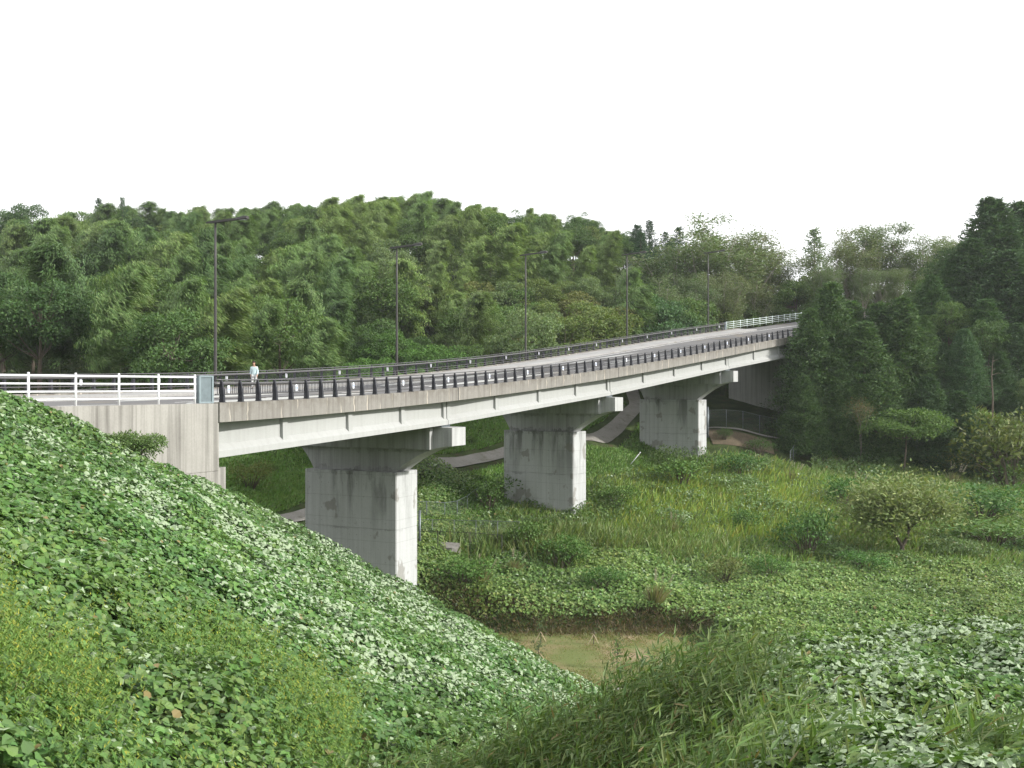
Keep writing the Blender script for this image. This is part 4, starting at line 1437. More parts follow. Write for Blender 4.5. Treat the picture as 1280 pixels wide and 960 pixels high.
# keep off the bridge, the road and the path
bs = np.arange(-20, 150, 2.0)
BC = np.stack([bp(s, W / 2) for s in bs])
n_h = 0
for x, y, top in spots:
    if np.min(np.hypot(BC[:, 0] - x, BC[:, 1] - y)) < W / 2 + 4.5 and y < 150:
        continue
    t_line = (x - 0) 
    z = float(ground(x, y)); px = pxof(x, y)
    if px < -90: continue
    pyg = HY - (z + 9) / y * F_PX
    kind, tone = hill_kind(px, pyg, rr)
    low = isinstance(top, str)
    if low: kind, tone, top = 'round', rr.choice(['mid green', 'deep green', 'olive']), None
    elif top is not None and kind == 'round': kind = 'broad'
    vs, h0 = VARS[kind]
    sk = np.interp(px, SKY[:, 0], SKY[:, 1])
    hmax = (HY - sk - 2) / F_PX * y - z
    if top is not None:
        h = (HY - top) / F_PX * y - z
    else:
        h = h0 * rr.uniform(.72, 1.22) * (.8 if kind == 'cedar' else 1)
        h = min(h, hmax)
    if h < 3.0: continue
    vi = rr.integers(len(vs))
    nm, ph, cat, grp = KN[kind]
    py = HY - (z + h) / y * F_PX
    b = (py - sk) / max(30, 470 - sk)
    band = 'on the skyline' if b < .1 else 'high on the hill' if b < .32 else 'halfway up' if b < .55 else 'low on the hill' if b < .75 else 'at the hill foot'
    size = 'tall ' if h / h0 > 1.08 else 'small ' if h / h0 < .8 else ''
    tn = np.array(TONES[tone]) * rr.uniform(.86, 1.14)
    if kind == 'bamboo' and 330 < px < 720 and b < .5:
        tn = tn * np.array([1.14, 1.12, 1.14])             # paler tint in the upper middle of the hill
    place(nm, vs[vi], uniq(f'{size}{ph.format(tone)} {band} {where(px)}'), cat, x, y, h / h0, grp, tuple(tn), (rr.normal() * .5 if kind == 'bamboo' else None), z - .1,
          np.clip(h / h0, .75, 1.3) * rr.uniform(.95, 1.25))
    n_h += 1
print('hill trees', n_h)


# individually seen trees ------------------------------------------------
def put(name, var, h0, label, px, top, D, tint=(1, 1, 1), cat='tree', group=None, wid=1.0, rz=None, base_z=None):
    x = (px - CX) / F_PX * D
    z = float(ground(x, D)) if base_z is None else base_z
    h = (HY - top) / F_PX * D - z
    return place(name, var, label, cat, x, D, h / h0, group, tint, rz, z, h / h0 * wid)


# skyline single trees
put('round_tree', BROAD[0], 10.5, 'dark domed tree standing above the skyline near the left edge', 36, 250, 205, TONES['dark'], wid=.85)
put('cedar', CEDAR[1], 18, 'dark narrow conifer topping the skyline above the white railing', 124, 249, 206, TONES['dark'], wid=1.1)
put('cedar', CEDAR[2], 18, 'slim pale conifer spire right of the dark skyline conifer', 153, 247, 208, TONES['mid green'], wid=.9)
for i, (px, top, lab) in enumerate(((795, 281, 'dark conifer left of the fourth lamp head on the skyline'), (812, 276, 'tallest dark conifer on the skyline right of the fourth lamp'),
                                    (832, 290, 'small dark conifer between the skyline conifers and the grey tree'), (849, 284, 'dark conifer touching the left side of the big grey tree'))):
    put('cedar', CEDAR[i % 3], 18, lab, px, top, 205, TONES['dark'], wid=1.5)
put('broadleaf_tree', BROAD[2], 10.5, 'dark bushy tree topping the skyline left of the fourth lamp', 727, 266, 209, TONES['deep green'], wid=.75)
put('broadleaf_tree', BROAD[3], 10.5, 'second dark bushy tree on the skyline just above the bamboo notch', 748, 276, 209, TONES['deep green'], wid=.6)

# the thinly leaved trees beyond the end of the road
def airy_variant(seed, h=17., R=5.5):
    """tree of many upright pale stems with a thin, open, domed crown"""
    r = np.random.default_rng(seed)
    trunk = MB()
    P, T, N = [], [], []
    fork = np.array([0, 0, h * .1])
    trunk.tube([(0, 0, -.5), fork], [.28, .22], 7, False)
    for k in range(11):
        az = k * 2.4 + r.normal() * .3
        out = R * math.sqrt((k + .4) / 11) * r.uniform(.6, .95)
        hh = h * (1 - .42 * (out / R) ** 2.2) * r.uniform(.86, 1.0)
        d = np.array([math.cos(az), math.sin(az), 0])
        t = np.linspace(0, 1, 9)
        st = fork + d * (out * t ** 1.25)[:, None] + np.array([0, 0, 1.]) * ((hh - fork[2]) * t)[:, None] + np.cumsum(r.normal(size=(9, 3)) * .13, 0) * np.array([1, 1, 0])
        trunk.tube(st, np.linspace(.13, .015, 9), 5, False)
        for j in range(17):
            tt = r.uniform(.28, 1.0)
            o = np.array([np.interp(tt, t, st[:, q_]) for q_ in range(3)])
            a2 = r.uniform(0, 6.283)
            e = unit(np.array([math.cos(a2), math.sin(a2), r.uniform(.25, 1.0)]))
            ln = r.uniform(.8, 2.4) * (1.1 - .4 * tt)
            br = np.stack([o, o + e * ln * .5 + [0, 0, .06], o + e * ln])
            trunk.tube(br, [.035, .02, .006], 3, False)
            m = int((48 + 110 * tt) * r.uniform(.3, 1.3))
            w_ = r.random((m, 1)) ** .6
            P.append(o + e * ln * (.35 + .75 * w_) + r.normal(size=(m, 3)) * .45)
            T.append(e * .5 + r.normal(size=(m, 3)) * .7 + [0, 0, -.3]); N.append(r.normal(size=(m, 3)) * .7 + [0, 0, .8])
    P = np.concatenate(P); T = np.concatenate(T); N = np.concatenate(N); n = len(P)
    C = palette(n, [(.13, .18, .075), (.155, .2, .095), (.11, .155, .065), (.17, .185, .11)], r, .2)
    v, f, c = leaves(P, T, N, .26 * r.uniform(.7, 1.3, n), .26 * r.uniform(.35, .6, n), C, 'lance', .15)
    return trunk.mesh('trunk', M_palebark, fix=False), mesh_np('crown', v, f, M_leaf, c)


BARE = [airy_variant(400 + i) for i in range(4)]
bare_sites = [(885, 277, 168, 1.6, 'big spreading grey green tree with bare limbs behind the fifth lamp'),
              (925, 288, 176, 1.5, 'spreading thin leaved tree just right of the fifth lamp'),
              (848, 300, 166, 1.25, 'smaller grey green tree with bare stems left of the fifth lamp'),
              (955, 308, 182, 1.3, 'thin leaved tree above the middle of the pale railing'),
              (1062, 291, 178, 1.5, 'leftmost spreading tree of the thin leaved grove behind the cedars'),
              (1100, 280, 184, 1.5, 'tallest thin leaved tree of the grove behind the cedars'),
              (1150, 288, 180, 1.4, 'thin leaved tree with sky showing through, beside the dark conifers'),
              (1185, 296, 186, 1.2, 'rightmost thin leaved tree with see through crown'),
              (1035, 325, 168, 1.0, 'lower thin leaved tree right of the road end'),
              (1120, 335, 165, 1.1, 'lower thin leaved tree under the tallest crown of the grove'),
              (905, 330, 158, .9, 'tangle of bare stems right behind the fifth lamp'),
              (870, 340, 156, .85, 'thin tree with many upright stems left of the fifth lamp'),
              (830, 350, 152, .8, 'low thin leaved tree between fourth and fifth lamp'),
              (980, 345, 190, .9, 'low thin leaved tree under the sky gap'),
              (1080, 330, 172, 1.0, 'mid height thin leaved tree in the grove behind the tallest cedar'),
              (1160, 330, 172, 1.0, 'mid height thin leaved tree below the see through crown'),
              (935, 345, 170, .9, 'low thin leaved tree behind the left pale railing')]
for i, (px, top, D, wd, lab) in enumerate(bare_sites):
    put('bare_tree', BARE[i % 4], 17, lab, px, top, D, ((.95, 1.0, .95), (1.0, .96, .95), (.88, .96, .95))[i % 3], wid=wd * 1.25)
put('cedar', CEDAR[0], 18, 'lone pale spire shaped conifer rising in the gap right of the road end', 1018, 286, 225, (1.9, 1.6, 1.7), wid=1.25)  # tint lightened to paint distance haze into the foliage colour
for px, top, lab in ((945, 374, 'small dark cone shaped conifer beside the road above the pale railing'), (962, 376, 'second small dark cone shaped conifer right of its twin above the pale railing')):
    put('cedar', CEDAR[1], 18, lab, px, top, 172, TONES['dark'], wid=1.1, base_z=11)
# bushes along the road end
for px, top, D, lab, tn in ((992, 352, 176, 'green bushy tree behind the pale railing where the road vanishes', 'mid green'), (925, 380, 170, 'green bush behind the left end of the pale railing', 'mid green'),
                        (1015, 345, 182, 'taller green bushy tree closing the view along the road', 'olive'), (1040, 362, 188, 'broad green tree behind the top of the tallest cedar', 'mid green'),
                        (860, 375, 150, 'leafy green tree behind the rail left of the fifth lamp', 'mid green'), (820, 372, 146, 'leafy green tree behind the rail between fourth and fifth lamp', 'blue green'),
                        (900, 386, 158, 'low green bush at the foot of the fifth lamp', 'olive'), (960, 372, 186, 'green bushy tree behind the twin dark cones', 'deep green'),
                        (1070, 365, 190, 'green tree low in the thin leaved grove, left', 'mid green'), (1105, 360, 190, 'green tree low in the thin leaved grove, centre', 'olive'),
                        (1140, 365, 188, 'green tree low in the thin leaved grove, right', 'mid green'), (1175, 350, 190, 'green tree under the see through crown', 'mid green'),
                        (880, 362, 178, 'olive green tree behind the bare stems of the fifth lamp', 'olive'), (840, 352, 180, 'olive green tree left behind the grey bare trees', 'olive')):
    put('broadleaf_tree', ROUND[int(px) % 3], 7.5, lab, px, top, D, TONES[tn], wid=.9)

# the tall cedars at the right
BIGC = [cedar_variant(320 + i, 24, 5.2, .46, 330, 130, power=.72, base_f=.02) for i in range(4)]
for i, (px, top, D, wd, tn, lab) in enumerate((
        (1038, 355, 127, 1.0, 'a', 'tallest green cedar of the clump in front of the far abutment'),
        (1012, 388, 125, 1.05, 'a', 'cedar at the left of the clump, hiding the bridge end'),
        (1081, 404, 124, 1.15, 'a', 'cedar just right of the tallest one in the clump'),
        (1100, 380, 131, 1.15, 'a', 'cedar behind and right of the tallest one in the clump'),
        (1128, 374, 129, 1.1, 'a', 'cedar at the right of the clump, above the flat topped tree'),
        (1155, 395, 133, 1.15, 'a', 'cedar between the clump and the blue grey conifer'),
        (1065, 378, 133, 1.1, 'a', 'cedar half hidden behind the tallest one in the clump'),
        (1206, 412, 128, 1.25, 'b', 'drooping blue grey conifer right of the cedar clump'),
        (1240, 250, 150, 1.3, 'c', 'highest dark conifer on the right skyline'),
        (1275, 255, 153, 1.1, 'c', 'dark conifer at the right edge, beside the highest one'),
        (1215, 300, 146, 1.3, 'c', 'dark conifer just left of the highest one'),
        (1262, 315, 143, 1.35, 'c', 'dark conifer below the highest pair at the right edge'),
        (1190, 325, 147, 1.3, 'd', 'dark green conifer with its top just under the skyline'),
        (1165, 345, 143, 1.3, 'd', 'dark conifer behind the right of the cedar clump'),
        (1232, 375, 138, 1.4, 'd', 'dark conifer above the blue grey one'),
        (1272, 405, 133, 1.3, 'c', 'dark conifer at the right edge above the autumn bush'),
        (1310, 330, 141, 1.4, 'c', 'dark conifer cut by the right edge of the photo'),
        (1180, 430, 128, 1.2, 'c', 'dark conifer between the flat topped tree and the blue grey one'),
        (1250, 440, 129, 1.2, 'c', 'dark conifer behind the bare dead stem'),
        (1005, 470, 121.5, 1.2, 'a', 'low cedar at the left foot of the clump'),
        (1078, 480, 121.5, 1.3, 'a', 'low cedar behind the thin brownish sapling tree'),
        (1160, 470, 122.5, 1.3, 'c', 'low dark conifer at the right of the flat topped tree'),
        (1200, 490, 122.5, 1.3, 'c', 'low dark conifer below the blue grey one'),
        (1050, 450, 122.5, 1.0, 'a', 'smaller cedar in front of the tallest one'),
        (1105, 455, 123, 1.1, 'a', 'smaller cedar behind the flat topped tree'))):
    tn_ = {'a': (1.1, 1.12, .92), 'b': (1.2, 1.28, 1.4), 'c': (.85, .92, .88), 'd': (.95, 1.08, .85)}[tn]
    put('cedar', BIGC[i % 4], 24, lab, px, top, D, tn_, wid=wd * 1.32, group='conifers at the right of the far abutment')
for px, top, D, lab, tn in ((1200, 300, 150, 'dark domed broadleaf tree breaking the skyline left of the high conifers', 'dark'),
                        (1150, 345, 150, 'mid green broadleaf tree behind the cedar clump', 'mid green'),
                        (1185, 372, 140, 'bushy green tree between cedars and high conifers', 'mid green'),
                        (1235, 395, 134, 'green bushy tree right of the blue grey conifer', 'deep green'),
                        (1285, 470, 128, 'grey green bushy tree at the right edge', 'greyish')):
    put('broadleaf_tree', BROAD[int(px) % 5], 10.5, lab, px, top, D, TONES[tn], wid=.8)
# flat topped tree, thin tree, dead stem, understory
FLAT = broad_variant(260, 6.5, 4.6, .3, [(.075, .125, .035), (.09, .14, .045), (.06, .105, .03)], 110, 30, .38, .5)
put('flat_topped_tree', FLAT, 6.5, 'small flat topped bright green tree with layered boughs before the cedars', 1131, 513, 118, (1.2, 1.25, 1.1), wid=1.0)
THIN = branchy_variant(431, 8, .9, .26, 3, depth=5, r0=.09, first=.4, cols=((.12, .11, .05), (.1, .11, .05)))
put('thin_tree', THIN, 8, 'thin brownish sapling tree standing before the cedar clump', 1076, 498, 119, (1.1, 1, .9), wid=.9)
x = (1240 - CX) / F_PX * 124; z = float(ground(x, 124))
r = thing('dead_tree', 'tall bare dead tree stem with broken stubs beside the blue grey conifer', 'tree', (x, 124, z))
hd = 3.9 - z
m2 = MB().tube([(x, 124, z - .4), (x + .1, 124, z + hd * .38), (x - .05, 124, z + hd * .7), (x + .15, 124, z + hd)], [.13, .11, .08, .03], 7)
for zz, dx, ln in ((hd * .72, 1, 1.3), (hd * .83, -1, .8), (hd * .91, 1, .9), (hd * .53, -1, .7), (hd * .78, 1, .6)):
    m2.tube([(x, 124, z + zz), (x + dx * ln * .6, 124 + .1, z + zz + .25), (x + dx * ln, 124.2, z + zz + .2)], [.05, .035, .012], 4)
m2.build('trunk', M_bark, r)

SHRUB = [shrub_variant(500 + i, 1.5, 1.9) for i in range(4)]
SHRUBV = [shrub_variant(520 + i, 1.5, 1.9, .17, [(.08, .14, .042), (.095, .165, .05), (.12, .185, .065)], 420) for i in range(3)]
bush_list = [  # px, top, D, height-scale basis, label, tint, width
    (1264, 512, 119, 'yellow brown autumn bush under the trees at the right edge', (.95, .8, .65), 1.3),
    (1190, 566, 121, 'brownish low bush at the dark forest edge right of the flat topped tree', (1.4, 1.0, .9), 1.6),
    (1240, 575, 120, 'low green bush at the dark forest edge near the autumn bush', (.8, .95, .8), 1.6),
    (1030, 560, 120, 'dark bush at the left foot of the cedar clump', (.7, .85, .8), 1.3),
    (1100, 570, 119, 'dark bush under the flat topped tree', (.6, .75, .7), 1.4),
    (836, 556, 111.5, 'leafy bush growing at the foot of the third pier', (.95, 1.0, .9), .9),
    (905, 535, 121, 'dark bush on the bare bank behind the third pier', (.6, .72, .65), 1.0),
    (950, 548, 119, 'dark bush at the fence behind the field crest', (.6, .75, .65), 1.2),
    (312, 575, 84, 'large brownish shrub under the bridge beside the abutment', (1.25, .95, .9), 1.0),
    (340, 590, 90, 'dull green shrub under the bridge left of the first pier', (.9, .9, .8), 1.0),
    (612, 592, 95, 'dark green bush beside the chain link fence left of the second pier', (.7, .85, .7), 1.1),
    (590, 545, 108, 'green bush above the path left of the second pier', (.9, 1.0, .8), 1.2),
]
for i, (px, top, D, lab, tn, wd) in enumerate(bush_list):
    x = (px - CX) / F_PX * D
    z = float(ground(x, D)) - .1
    h = max(.8, (HY - top) / F_PX * D - z)
    place('shrub', SHRUB[i % 4], lab, 'shrub', x, D, h / 1.9, None, tn, None, z, h / 1.9 * wd if h < 4 else h / 1.9 * wd * .8, ('stem', 'crown'))
for px, top, D, lab in ((165, 541, 38.3, 'leafy shrub growing against the concrete wing wall'),):
    x = (px - CX) / F_PX * D
    z = float(ground(x, D)) + .1
    h = (HY - top) / F_PX * D - z
    WALLSHRUB = shrub_variant(540, 1.25, h, .11, [(.095, .15, .05), (.12, .18, .06), (.08, .13, .045)], 2600, 26)
    place('shrub', WALLSHRUB, lab, 'shrub', x, D, 1, None, (1, 1, 1), None, z, None, ('stem', 'crown'))
field_b = [  # vine covered bushes in the field: px, py of the foot, width px, height px, label, tint
    (1008, 700, 90, 58, 'vine covered dark bush standing in the middle of the field', (.75, .9, .75)),
    (1228, 655, 120, 44, 'large dark vine mound at the right of the willow', (.7, .9, .75)),
    (1245, 686, 150, 34, 'long low vine mound below the large dark one at the right', (.95, 1.05, .85)),
    (930, 668, 50, 28, 'small round bush in the yellow green grass', (.75, .9, .7)),
    (965, 722, 60, 24, 'low dark vine mound in front of the vine covered bush', (.75, .95, .7)),
    (1085, 716, 70, 24, 'low dark vine mound left of the willow foot', (.7, .95, .72)),
    (905, 730, 60, 30, 'brownish dead vine heap at the field edge', (1.3, .95, .95)),
    (700, 715, 80, 40, 'dark vine mound right of the black railing', (.8, .95, .7)),
    (755, 745, 60, 34, 'dark vine mound above the lawn bank', (.7, .9, .7)),
    (660, 695, 70, 42, 'leafy weed thicket right of the first pier', (.95, 1.0, .8)),
    (580, 735, 90, 30, 'leafy vine mound between first pier and lawn', (.9, 1.05, .8)),
    (770, 640, 60, 30, 'leafy weed clump right of the second pier', (1.05, 1.1, .85)),
    (850, 610, 90, 34, 'leafy weed mound in front of the third pier', (1.0, 1.1, .85)),
    (925, 600, 60, 30, 'dark green weed clump near the field crest', (.7, .9, .75)),
    (1050, 640, 70, 40, 'dark leafy clump behind the willow', (.75, .95, .75)),
]
for i, (px, foot, wpx, hpx, lab, tn) in enumerate(field_b):
    # find the depth where the ground is seen at that pixel
    Ds = np.arange(66, 124, .25)
    gz = ground((px - CX) / F_PX * Ds, Ds)
    py = HY - gz / Ds * F_PX
    ok = np.where(py < foot)[0]
    D = Ds[ok[0]] if len(ok) else 100
    D = max(D, 73.5)
    x = (px - CX) / F_PX * D
    h = hpx / F_PX * D; wd = wpx / F_PX * D / 2
    place('vine_bush', SHRUBV[i % 3], lab, 'bush', x, D, h / 1.7, None, tn, None, None, wd / 1.5, ('stem', 'crown'))
WILLOW = branchy_variant(451, 5.2, 1.15, .15, 14, depth=6, r0=.1, first=.14, cols=((.15, .19, .075), (.175, .205, .085), (.125, .165, .06)), bark=M_bark)
Ds = np.arange(74, 124, .25); gz = ground((1122 - CX) / F_PX * Ds, Ds); D = Ds[np.where(HY - gz / Ds * F_PX < 698)[0][0]]
place('willow', WILLOW, 'fan shaped small willow with thin upright branches in the field', 'tree', (1126 - CX) / F_PX * D, D, 1.12, None, (1.2, 1.2, 1.15), .3, None, 1.4)


# ------------------------------------------------------------------ ground cover
def polar(n, y0, y1, a0, a1, r, pw=1.0):
    """points between two view angles, denser near by"""
    u = r.random(n)
    if pw == 1.0:
        y = y0 * (y1 / y0) ** u
    else:
        k = 2 - pw
        y = (y0 ** k + u * (y1 ** k - y0 ** k)) ** (1 / k)
    return y * r.uniform(a0, a1, n), y


def slope_normal(x, y, e=.4):
    gxn = (ground(x + e, y) - ground(x - e, y)) / (2 * e)
    gyn = (ground(x, y + e) - ground(x, y - e)) / (2 * e)
    return unit(np.stack([-gxn, -gyn, np.ones_like(gxn)], -1))


def lumps(x, y, s, seed):
    return fbm(x / s, y / s, seed, 3)


def kudzu(name, label, x, y, r, size, hgt=.5, lump=2.2, pale=None, cols=None, cat='vines', depth=.22, two=True, mat=None, lift=0.):
    n = len(x)
    z = ground(x, y)
    k = lumps(x, y, lump, 31) * .75 + lumps(x, y, lump * .33, 35) * .25
    top = z + .1 + lift + hgt * (k - .22) * 1.7
    dd = r.exponential(depth, n)
    zz = np.maximum(top - np.minimum(dd, hgt * 1.2), z + .02)
    N0 = slope_normal(x, y)
    # tilt the leaves with the lumps
    e = lump * .12
    gxk = (lumps(x + e, y, lump, 31) - lumps(x - e, y, lump, 31)) / (2 * e) * hgt * 1.6
    gyk = (lumps(x, y + e, lump, 31) - lumps(x, y - e, lump, 31)) / (2 * e) * hgt * 1.6
    N = unit(N0 + np.stack([-gxk, -gyk, 0 * gxk], -1) * .9 + r.normal(size=(n, 3)) * .42 + np.array([0, 0, .25]))
    T = unit(np.cross(N, r.normal(size=(n, 3))) + N0 * np.array([1, 1, 0]) * .8 - np.array([0, 0, .25]))
    L = size * r.uniform(.6, 1.25, n)
    C = palette(n, cols or [(.078, .158, .038), (.095, .182, .046), (.06, .13, .036), (.115, .19, .052), (.08, .148, .048)], r, .2)
    C *= (.7 + .6 * lumps(x, y, lump * 2.5, 41))[:, None] * (1 + (lumps(x, y, lump * 1.4, 43) - .5)[:, None] * np.array([.5, .2, .1]))
    dead = r.random(n) < .006
    C[dead] = np.array([.24, .19, .08])
    if pale is not None:
        flip = r.random(n) < pale(x, y)
        N[flip] = unit(-N[flip] + r.normal(size=(flip.sum(), 3)) * .25 + np.array([-.1, .1, -.1]))
    v, f, c = leaves(np.stack([x, y, zz], -1) - T * L[:, None] * .4, T, N, L, L * r.uniform(.8, 1.0, n), C, ('round' if two == 2 else 'ovate') if two else 'lance', .14)
    return tag(add(name, mesh_np(name, v, f, mat or M_kudzu, c)), label, cat, None, 'stuff')


def is_bank(x, y):
    return bank(x, y) > np.maximum(valley(x, y) if False else -15.5, np.where(y < 40, spur(x, y), -99)) - .05


r = np.random.default_rng(5)
# road embankment at the left
x, y = polar(380000, 7.2, 55, -.66, .13, r, 1.35)
side = (x - WALL_A[0]) * WALL_D[1] - (y - WALL_A[1]) * WALL_D[0]
bx = sstep(0.0, 1.0, .5 + (fbm(x / 3, y / 3, 61) - .5) * 3 + (y - 15 - 14 * (x / y + .5)) / 3.5 + .35)      # thin out where golden weeds take over
keep = (side > .15) & (is_bank(x, y) | ((y < 13) & (x < -1.5))) & (bank(x, y) > -15.8) & (r.random(len(x)) < .34 + .66 * bx)
# a few holes where stems and soil show
hole = fbm(x / 1.8, y / 1.8, 71) > .745
keep &= ~(hole & (r.random(len(x)) < .8))
x, y = x[keep], y[keep]


def pale_bank(x, y):  # share of pale undersides; also stands in for sky gloss on the leaves
    a = x / y
    band = sstep(-.40, -.27, a) * sstep(.02, -.08, a) * sstep(17, 24, y) + .7 * sstep(-.55, -.46, a) * sstep(22, 27, y)
    return np.clip(band, 0, 1) * sstep(.36, .66, fbm(x / 1.6, y / 1.6, 81)) * .7 + .035


kudzu('kudzu_vines', 'mass of kudzu leaves covering the road embankment at the left', x, y, r, np.interp(y, [8, 14, 29, 32], [.095, .125, .14, .17]), .85, 2.6, pale_bank)
print('bank leaves', len(x))
# foreground spur, right
x, y = polar(190000, 5.0, 15.5, .08, .64, r, 1.2)
m = lumps(x, y, 1.4, 91) + .75 * sstep(.16, .4, x / y) - .12 * sstep(.28, .2, x / y)
keep = (spur(x, y) >= ground(x, y) - .02) & (r.random(len(x)) < sstep(.5, 1.05, m))
x, y = x[keep], y[keep]
kudzu('kudzu_vines', 'large pale backed kudzu leaves turned up by the wind in the right foreground', x, y, r, .066, np.full(len(x), .34), 1.2,
      lambda x, y: .1 + .6 * sstep(.36, .56, fbm(x / .7, y / .7, 97)) * sstep(.08, .28, x / y), [(.09, .17, .042), (.11, .195, .05), (.075, .145, .04), (.13, .2, .056)], 'vines', .22, 2, None, .3 + .35 * sstep(.1, .36, x / y) * sstep(6, 9.5, y))  # pale backs also imitate the sky's gloss by colour

# field vines behind the lawn
pth = np.array(PATH, float)


def path_dist(x, y):
    dm = np.full(len(x), 99.)
    for i in range(len(pth) - 1):
        a, b = pth[i], pth[i + 1]
        t = np.clip(((x - a[0]) * (b - a)[0] + (y - a[1]) * (b - a)[1]) / ((b - a) ** 2).sum(), 0, 1)
        dm = np.minimum(dm, np.hypot(x - a[0] - t * (b - a)[0], y - a[1] - t * (b - a)[1]))
    return dm


x, y = polar(215000, 62.0, 100, -.14, .58, r, 1.2)
m = .55 * sstep(92, 76, y) + .8 * (lumps(x, y, 7., 101) - .35) + .35 * sstep(-2, -8, x)
keep = ((ground(x, y) > LAWN_Z + .35 + 1.1 * fbm(x / 2.5, y / 2.5, 105)) | (x > 13.5 + 2 * fbm(x * 0, y / 2., 106))) & (r.random(len(x)) < sstep(.15, .42, m))
x, y = x[keep], y[keep]
kudzu('field_vines', 'green vines smothering the bank and field behind the lawn', x, y, r, .26, 1.1, 4.2, lambda x, y: .03 + 0 * x,
      [(.13, .215, .056), (.155, .24, .066), (.1, .17, .047), (.19, .25, .078)], 'vines', .3, False)
print('field vines', len(x))


def grass(name, label, x, y, r, L, Wd, cols, lean=(.25, .1), tilt=.35, cat='grass', mat=None, per=1, zoff=0., vary=.22, seed=0):
    if per > 1:
        x = np.repeat(x, per) + r.normal(size=len(x) * per) * .12
        y = np.repeat(y, per) + r.normal(size=len(y) * per) * .12
    n = len(x)
    z = ground(x, y) + zoff
    T = np.stack([r.normal(size=n) * tilt + lean[0], r.normal(size=n) * tilt + lean[1], np.ones(n)], -1)
    N = np.stack([r.normal(size=n), r.normal(size=n), .3 * np.ones(n)], -1)
    Lg = L * r.uniform(.5, 1.25, n) * (.55 + .9 * lumps(x, y, 5., 131 + seed))
    C = palette(n, cols, r, vary) * (.75 + .5 * lumps(x, y, 6., 141 + seed))[:, None]
    v, f, c = leaves(np.stack([x, y, z - .05], -1), T, N, Lg, Wd, C, 'blade')
    return tag(add(name, mesh_np(name, v, f, mat or M_grass, c)), label, cat, None, 'stuff')


# rough growth on the low ground around the lawn
x, y = r.uniform(-6, 60, 70000), r.uniform(34, 73, 70000)
keep = ((y < 57) | (x > 14)) & (ground(x, y) < -15) & (np.abs(x) < .62 * y)
x, y = x[keep], y[keep]
kudzu('low_growth', 'green creepers on the low ground beside and before the lawn', x, y, r, .28, .7, 3.0, lambda x, y: .03 + 0 * x, [(.125, .21, .055), (.15, .23, .062), (.1, .17, .047)], 'vines', .3, False)
# tall yellow green weeds of the field
x, y = polar(230000, 78, 126, -.02, .62, r, 1.0)
m = sstep(80, 90, y) * (.45 + .8 * (lumps(x, y, 9., 111) - .3))
keep = (r.random(len(x)) < m) & (ground(x, y) > LAWN_Z + 1.5) & (path_dist(x, y) > 9) & ((y < 116.5) | (x / y < .165) | (x / y > .3))
x, y = x[keep], y[keep]
yel = sstep(.05, .16, x / y) * sstep(.36, .26, x / y) * sstep(86, 92, y) * sstep(116, 104, y)
sel = r.random(len(x)) < yel * .75
grass('tall_weeds', 'bright yellow green tall weeds across the middle of the field', x[sel], y[sel], r, 1.35, .13, [(.2, .29, .062), (.23, .31, .068), (.16, .25, .06), (.27, .29, .065)], (.2, 0), .25, 'weeds')
grass('field_grass', 'rank green grass and weeds covering the field up to the forest edge', x[~sel], y[~sel], r, 1.25, .16, [(.15, .24, .065), (.175, .26, .075), (.12, .2, .06), (.22, .245, .1)], (.25, 0), .5, 'grass', seed=3)
# reed thicket right of the first pier
x, y = r.normal(2.0, 3.0, 5200), r.normal(83.5, 2.2, 5200)
x2, y2 = r.normal(13, 5, 2600), r.normal(86, 2.5, 2600)
x, y = np.r_[x, x2], np.r_[y, y2]
keep = (y > 77) & (r.random(len(x)) < sstep(.35, .6, lumps(x, y, 2.2, 155)))
x, y = x[keep], y[keep]
grass('reeds', 'tall olive green reeds standing in thickets right of the first pier', x, y, r, 2.1, .11, [(.14, .19, .06), (.12, .18, .05), (.18, .2, .08), (.1, .16, .045)], (.1, 0), .42, 'reeds', seed=21)
# leafy weeds scattered in the field
x, y = polar(110000, 84, 124, -.06, .62, r, 1.0)
keep = (r.random(len(x)) < sstep(.44, .62, lumps(x, y, 3.5, 151))) & (path_dist(x, y) > 8) & ((y < 117) | (x / y < .165) | (x / y > .3))
x, y = x[keep], y[keep]
kudzu('field_weeds', 'dark leafy weeds between the grasses of the field', x, y, r, .24, 2.1, 3.0, lambda x, y: .05 + 0 * x, [(.09, .155, .045), (.115, .18, .055), (.075, .13, .04)], 'weeds', .4, False)
# slope under and behind the bridge
x, y = polar(300000, 72, 135, -.36, .16, r, .6)
dmin = path_dist(x, y)
keep = (dmin > 1.9) & (ground(x, y) < 4) & (y > 73.5) & (ground(x, y) > -15)
x, y = x[keep], y[keep]
grass('slope_grass', 'fresh green grass on the slope seen under the bridge', x, y, r, .5, .14, [(.13, .24, .06), (.15, .26, .066), (.11, .2, .055), (.175, .25, .085)], (.15, 0), .45, 'grass', seed=5)
# forest floor scrub, hides the bare soil under the trees on the hill and the far slopes
x, y = polar(90000, 95, 215, -.6, .5, r, .4)
z = ground(x, y)
keep = (z > -9.5)
bd = np.full(len(x), 99.)
for c in BC:
    bd = np.minimum(bd, np.hypot(x - c[0], y - c[1]))
keep &= (bd > W / 2 + 1.5) & ((z > .5) | (x > 38) | (x < -30))
x, y = x[keep], y[keep]
kudzu('undergrowth', 'dark undergrowth beneath the trees of the hill', x, y, r, .42, 1.6, 5., None, [(.05, .08, .028), (.06, .09, .03), (.04, .065, .025)], 'undergrowth', .5, False, mat=M_leaf)

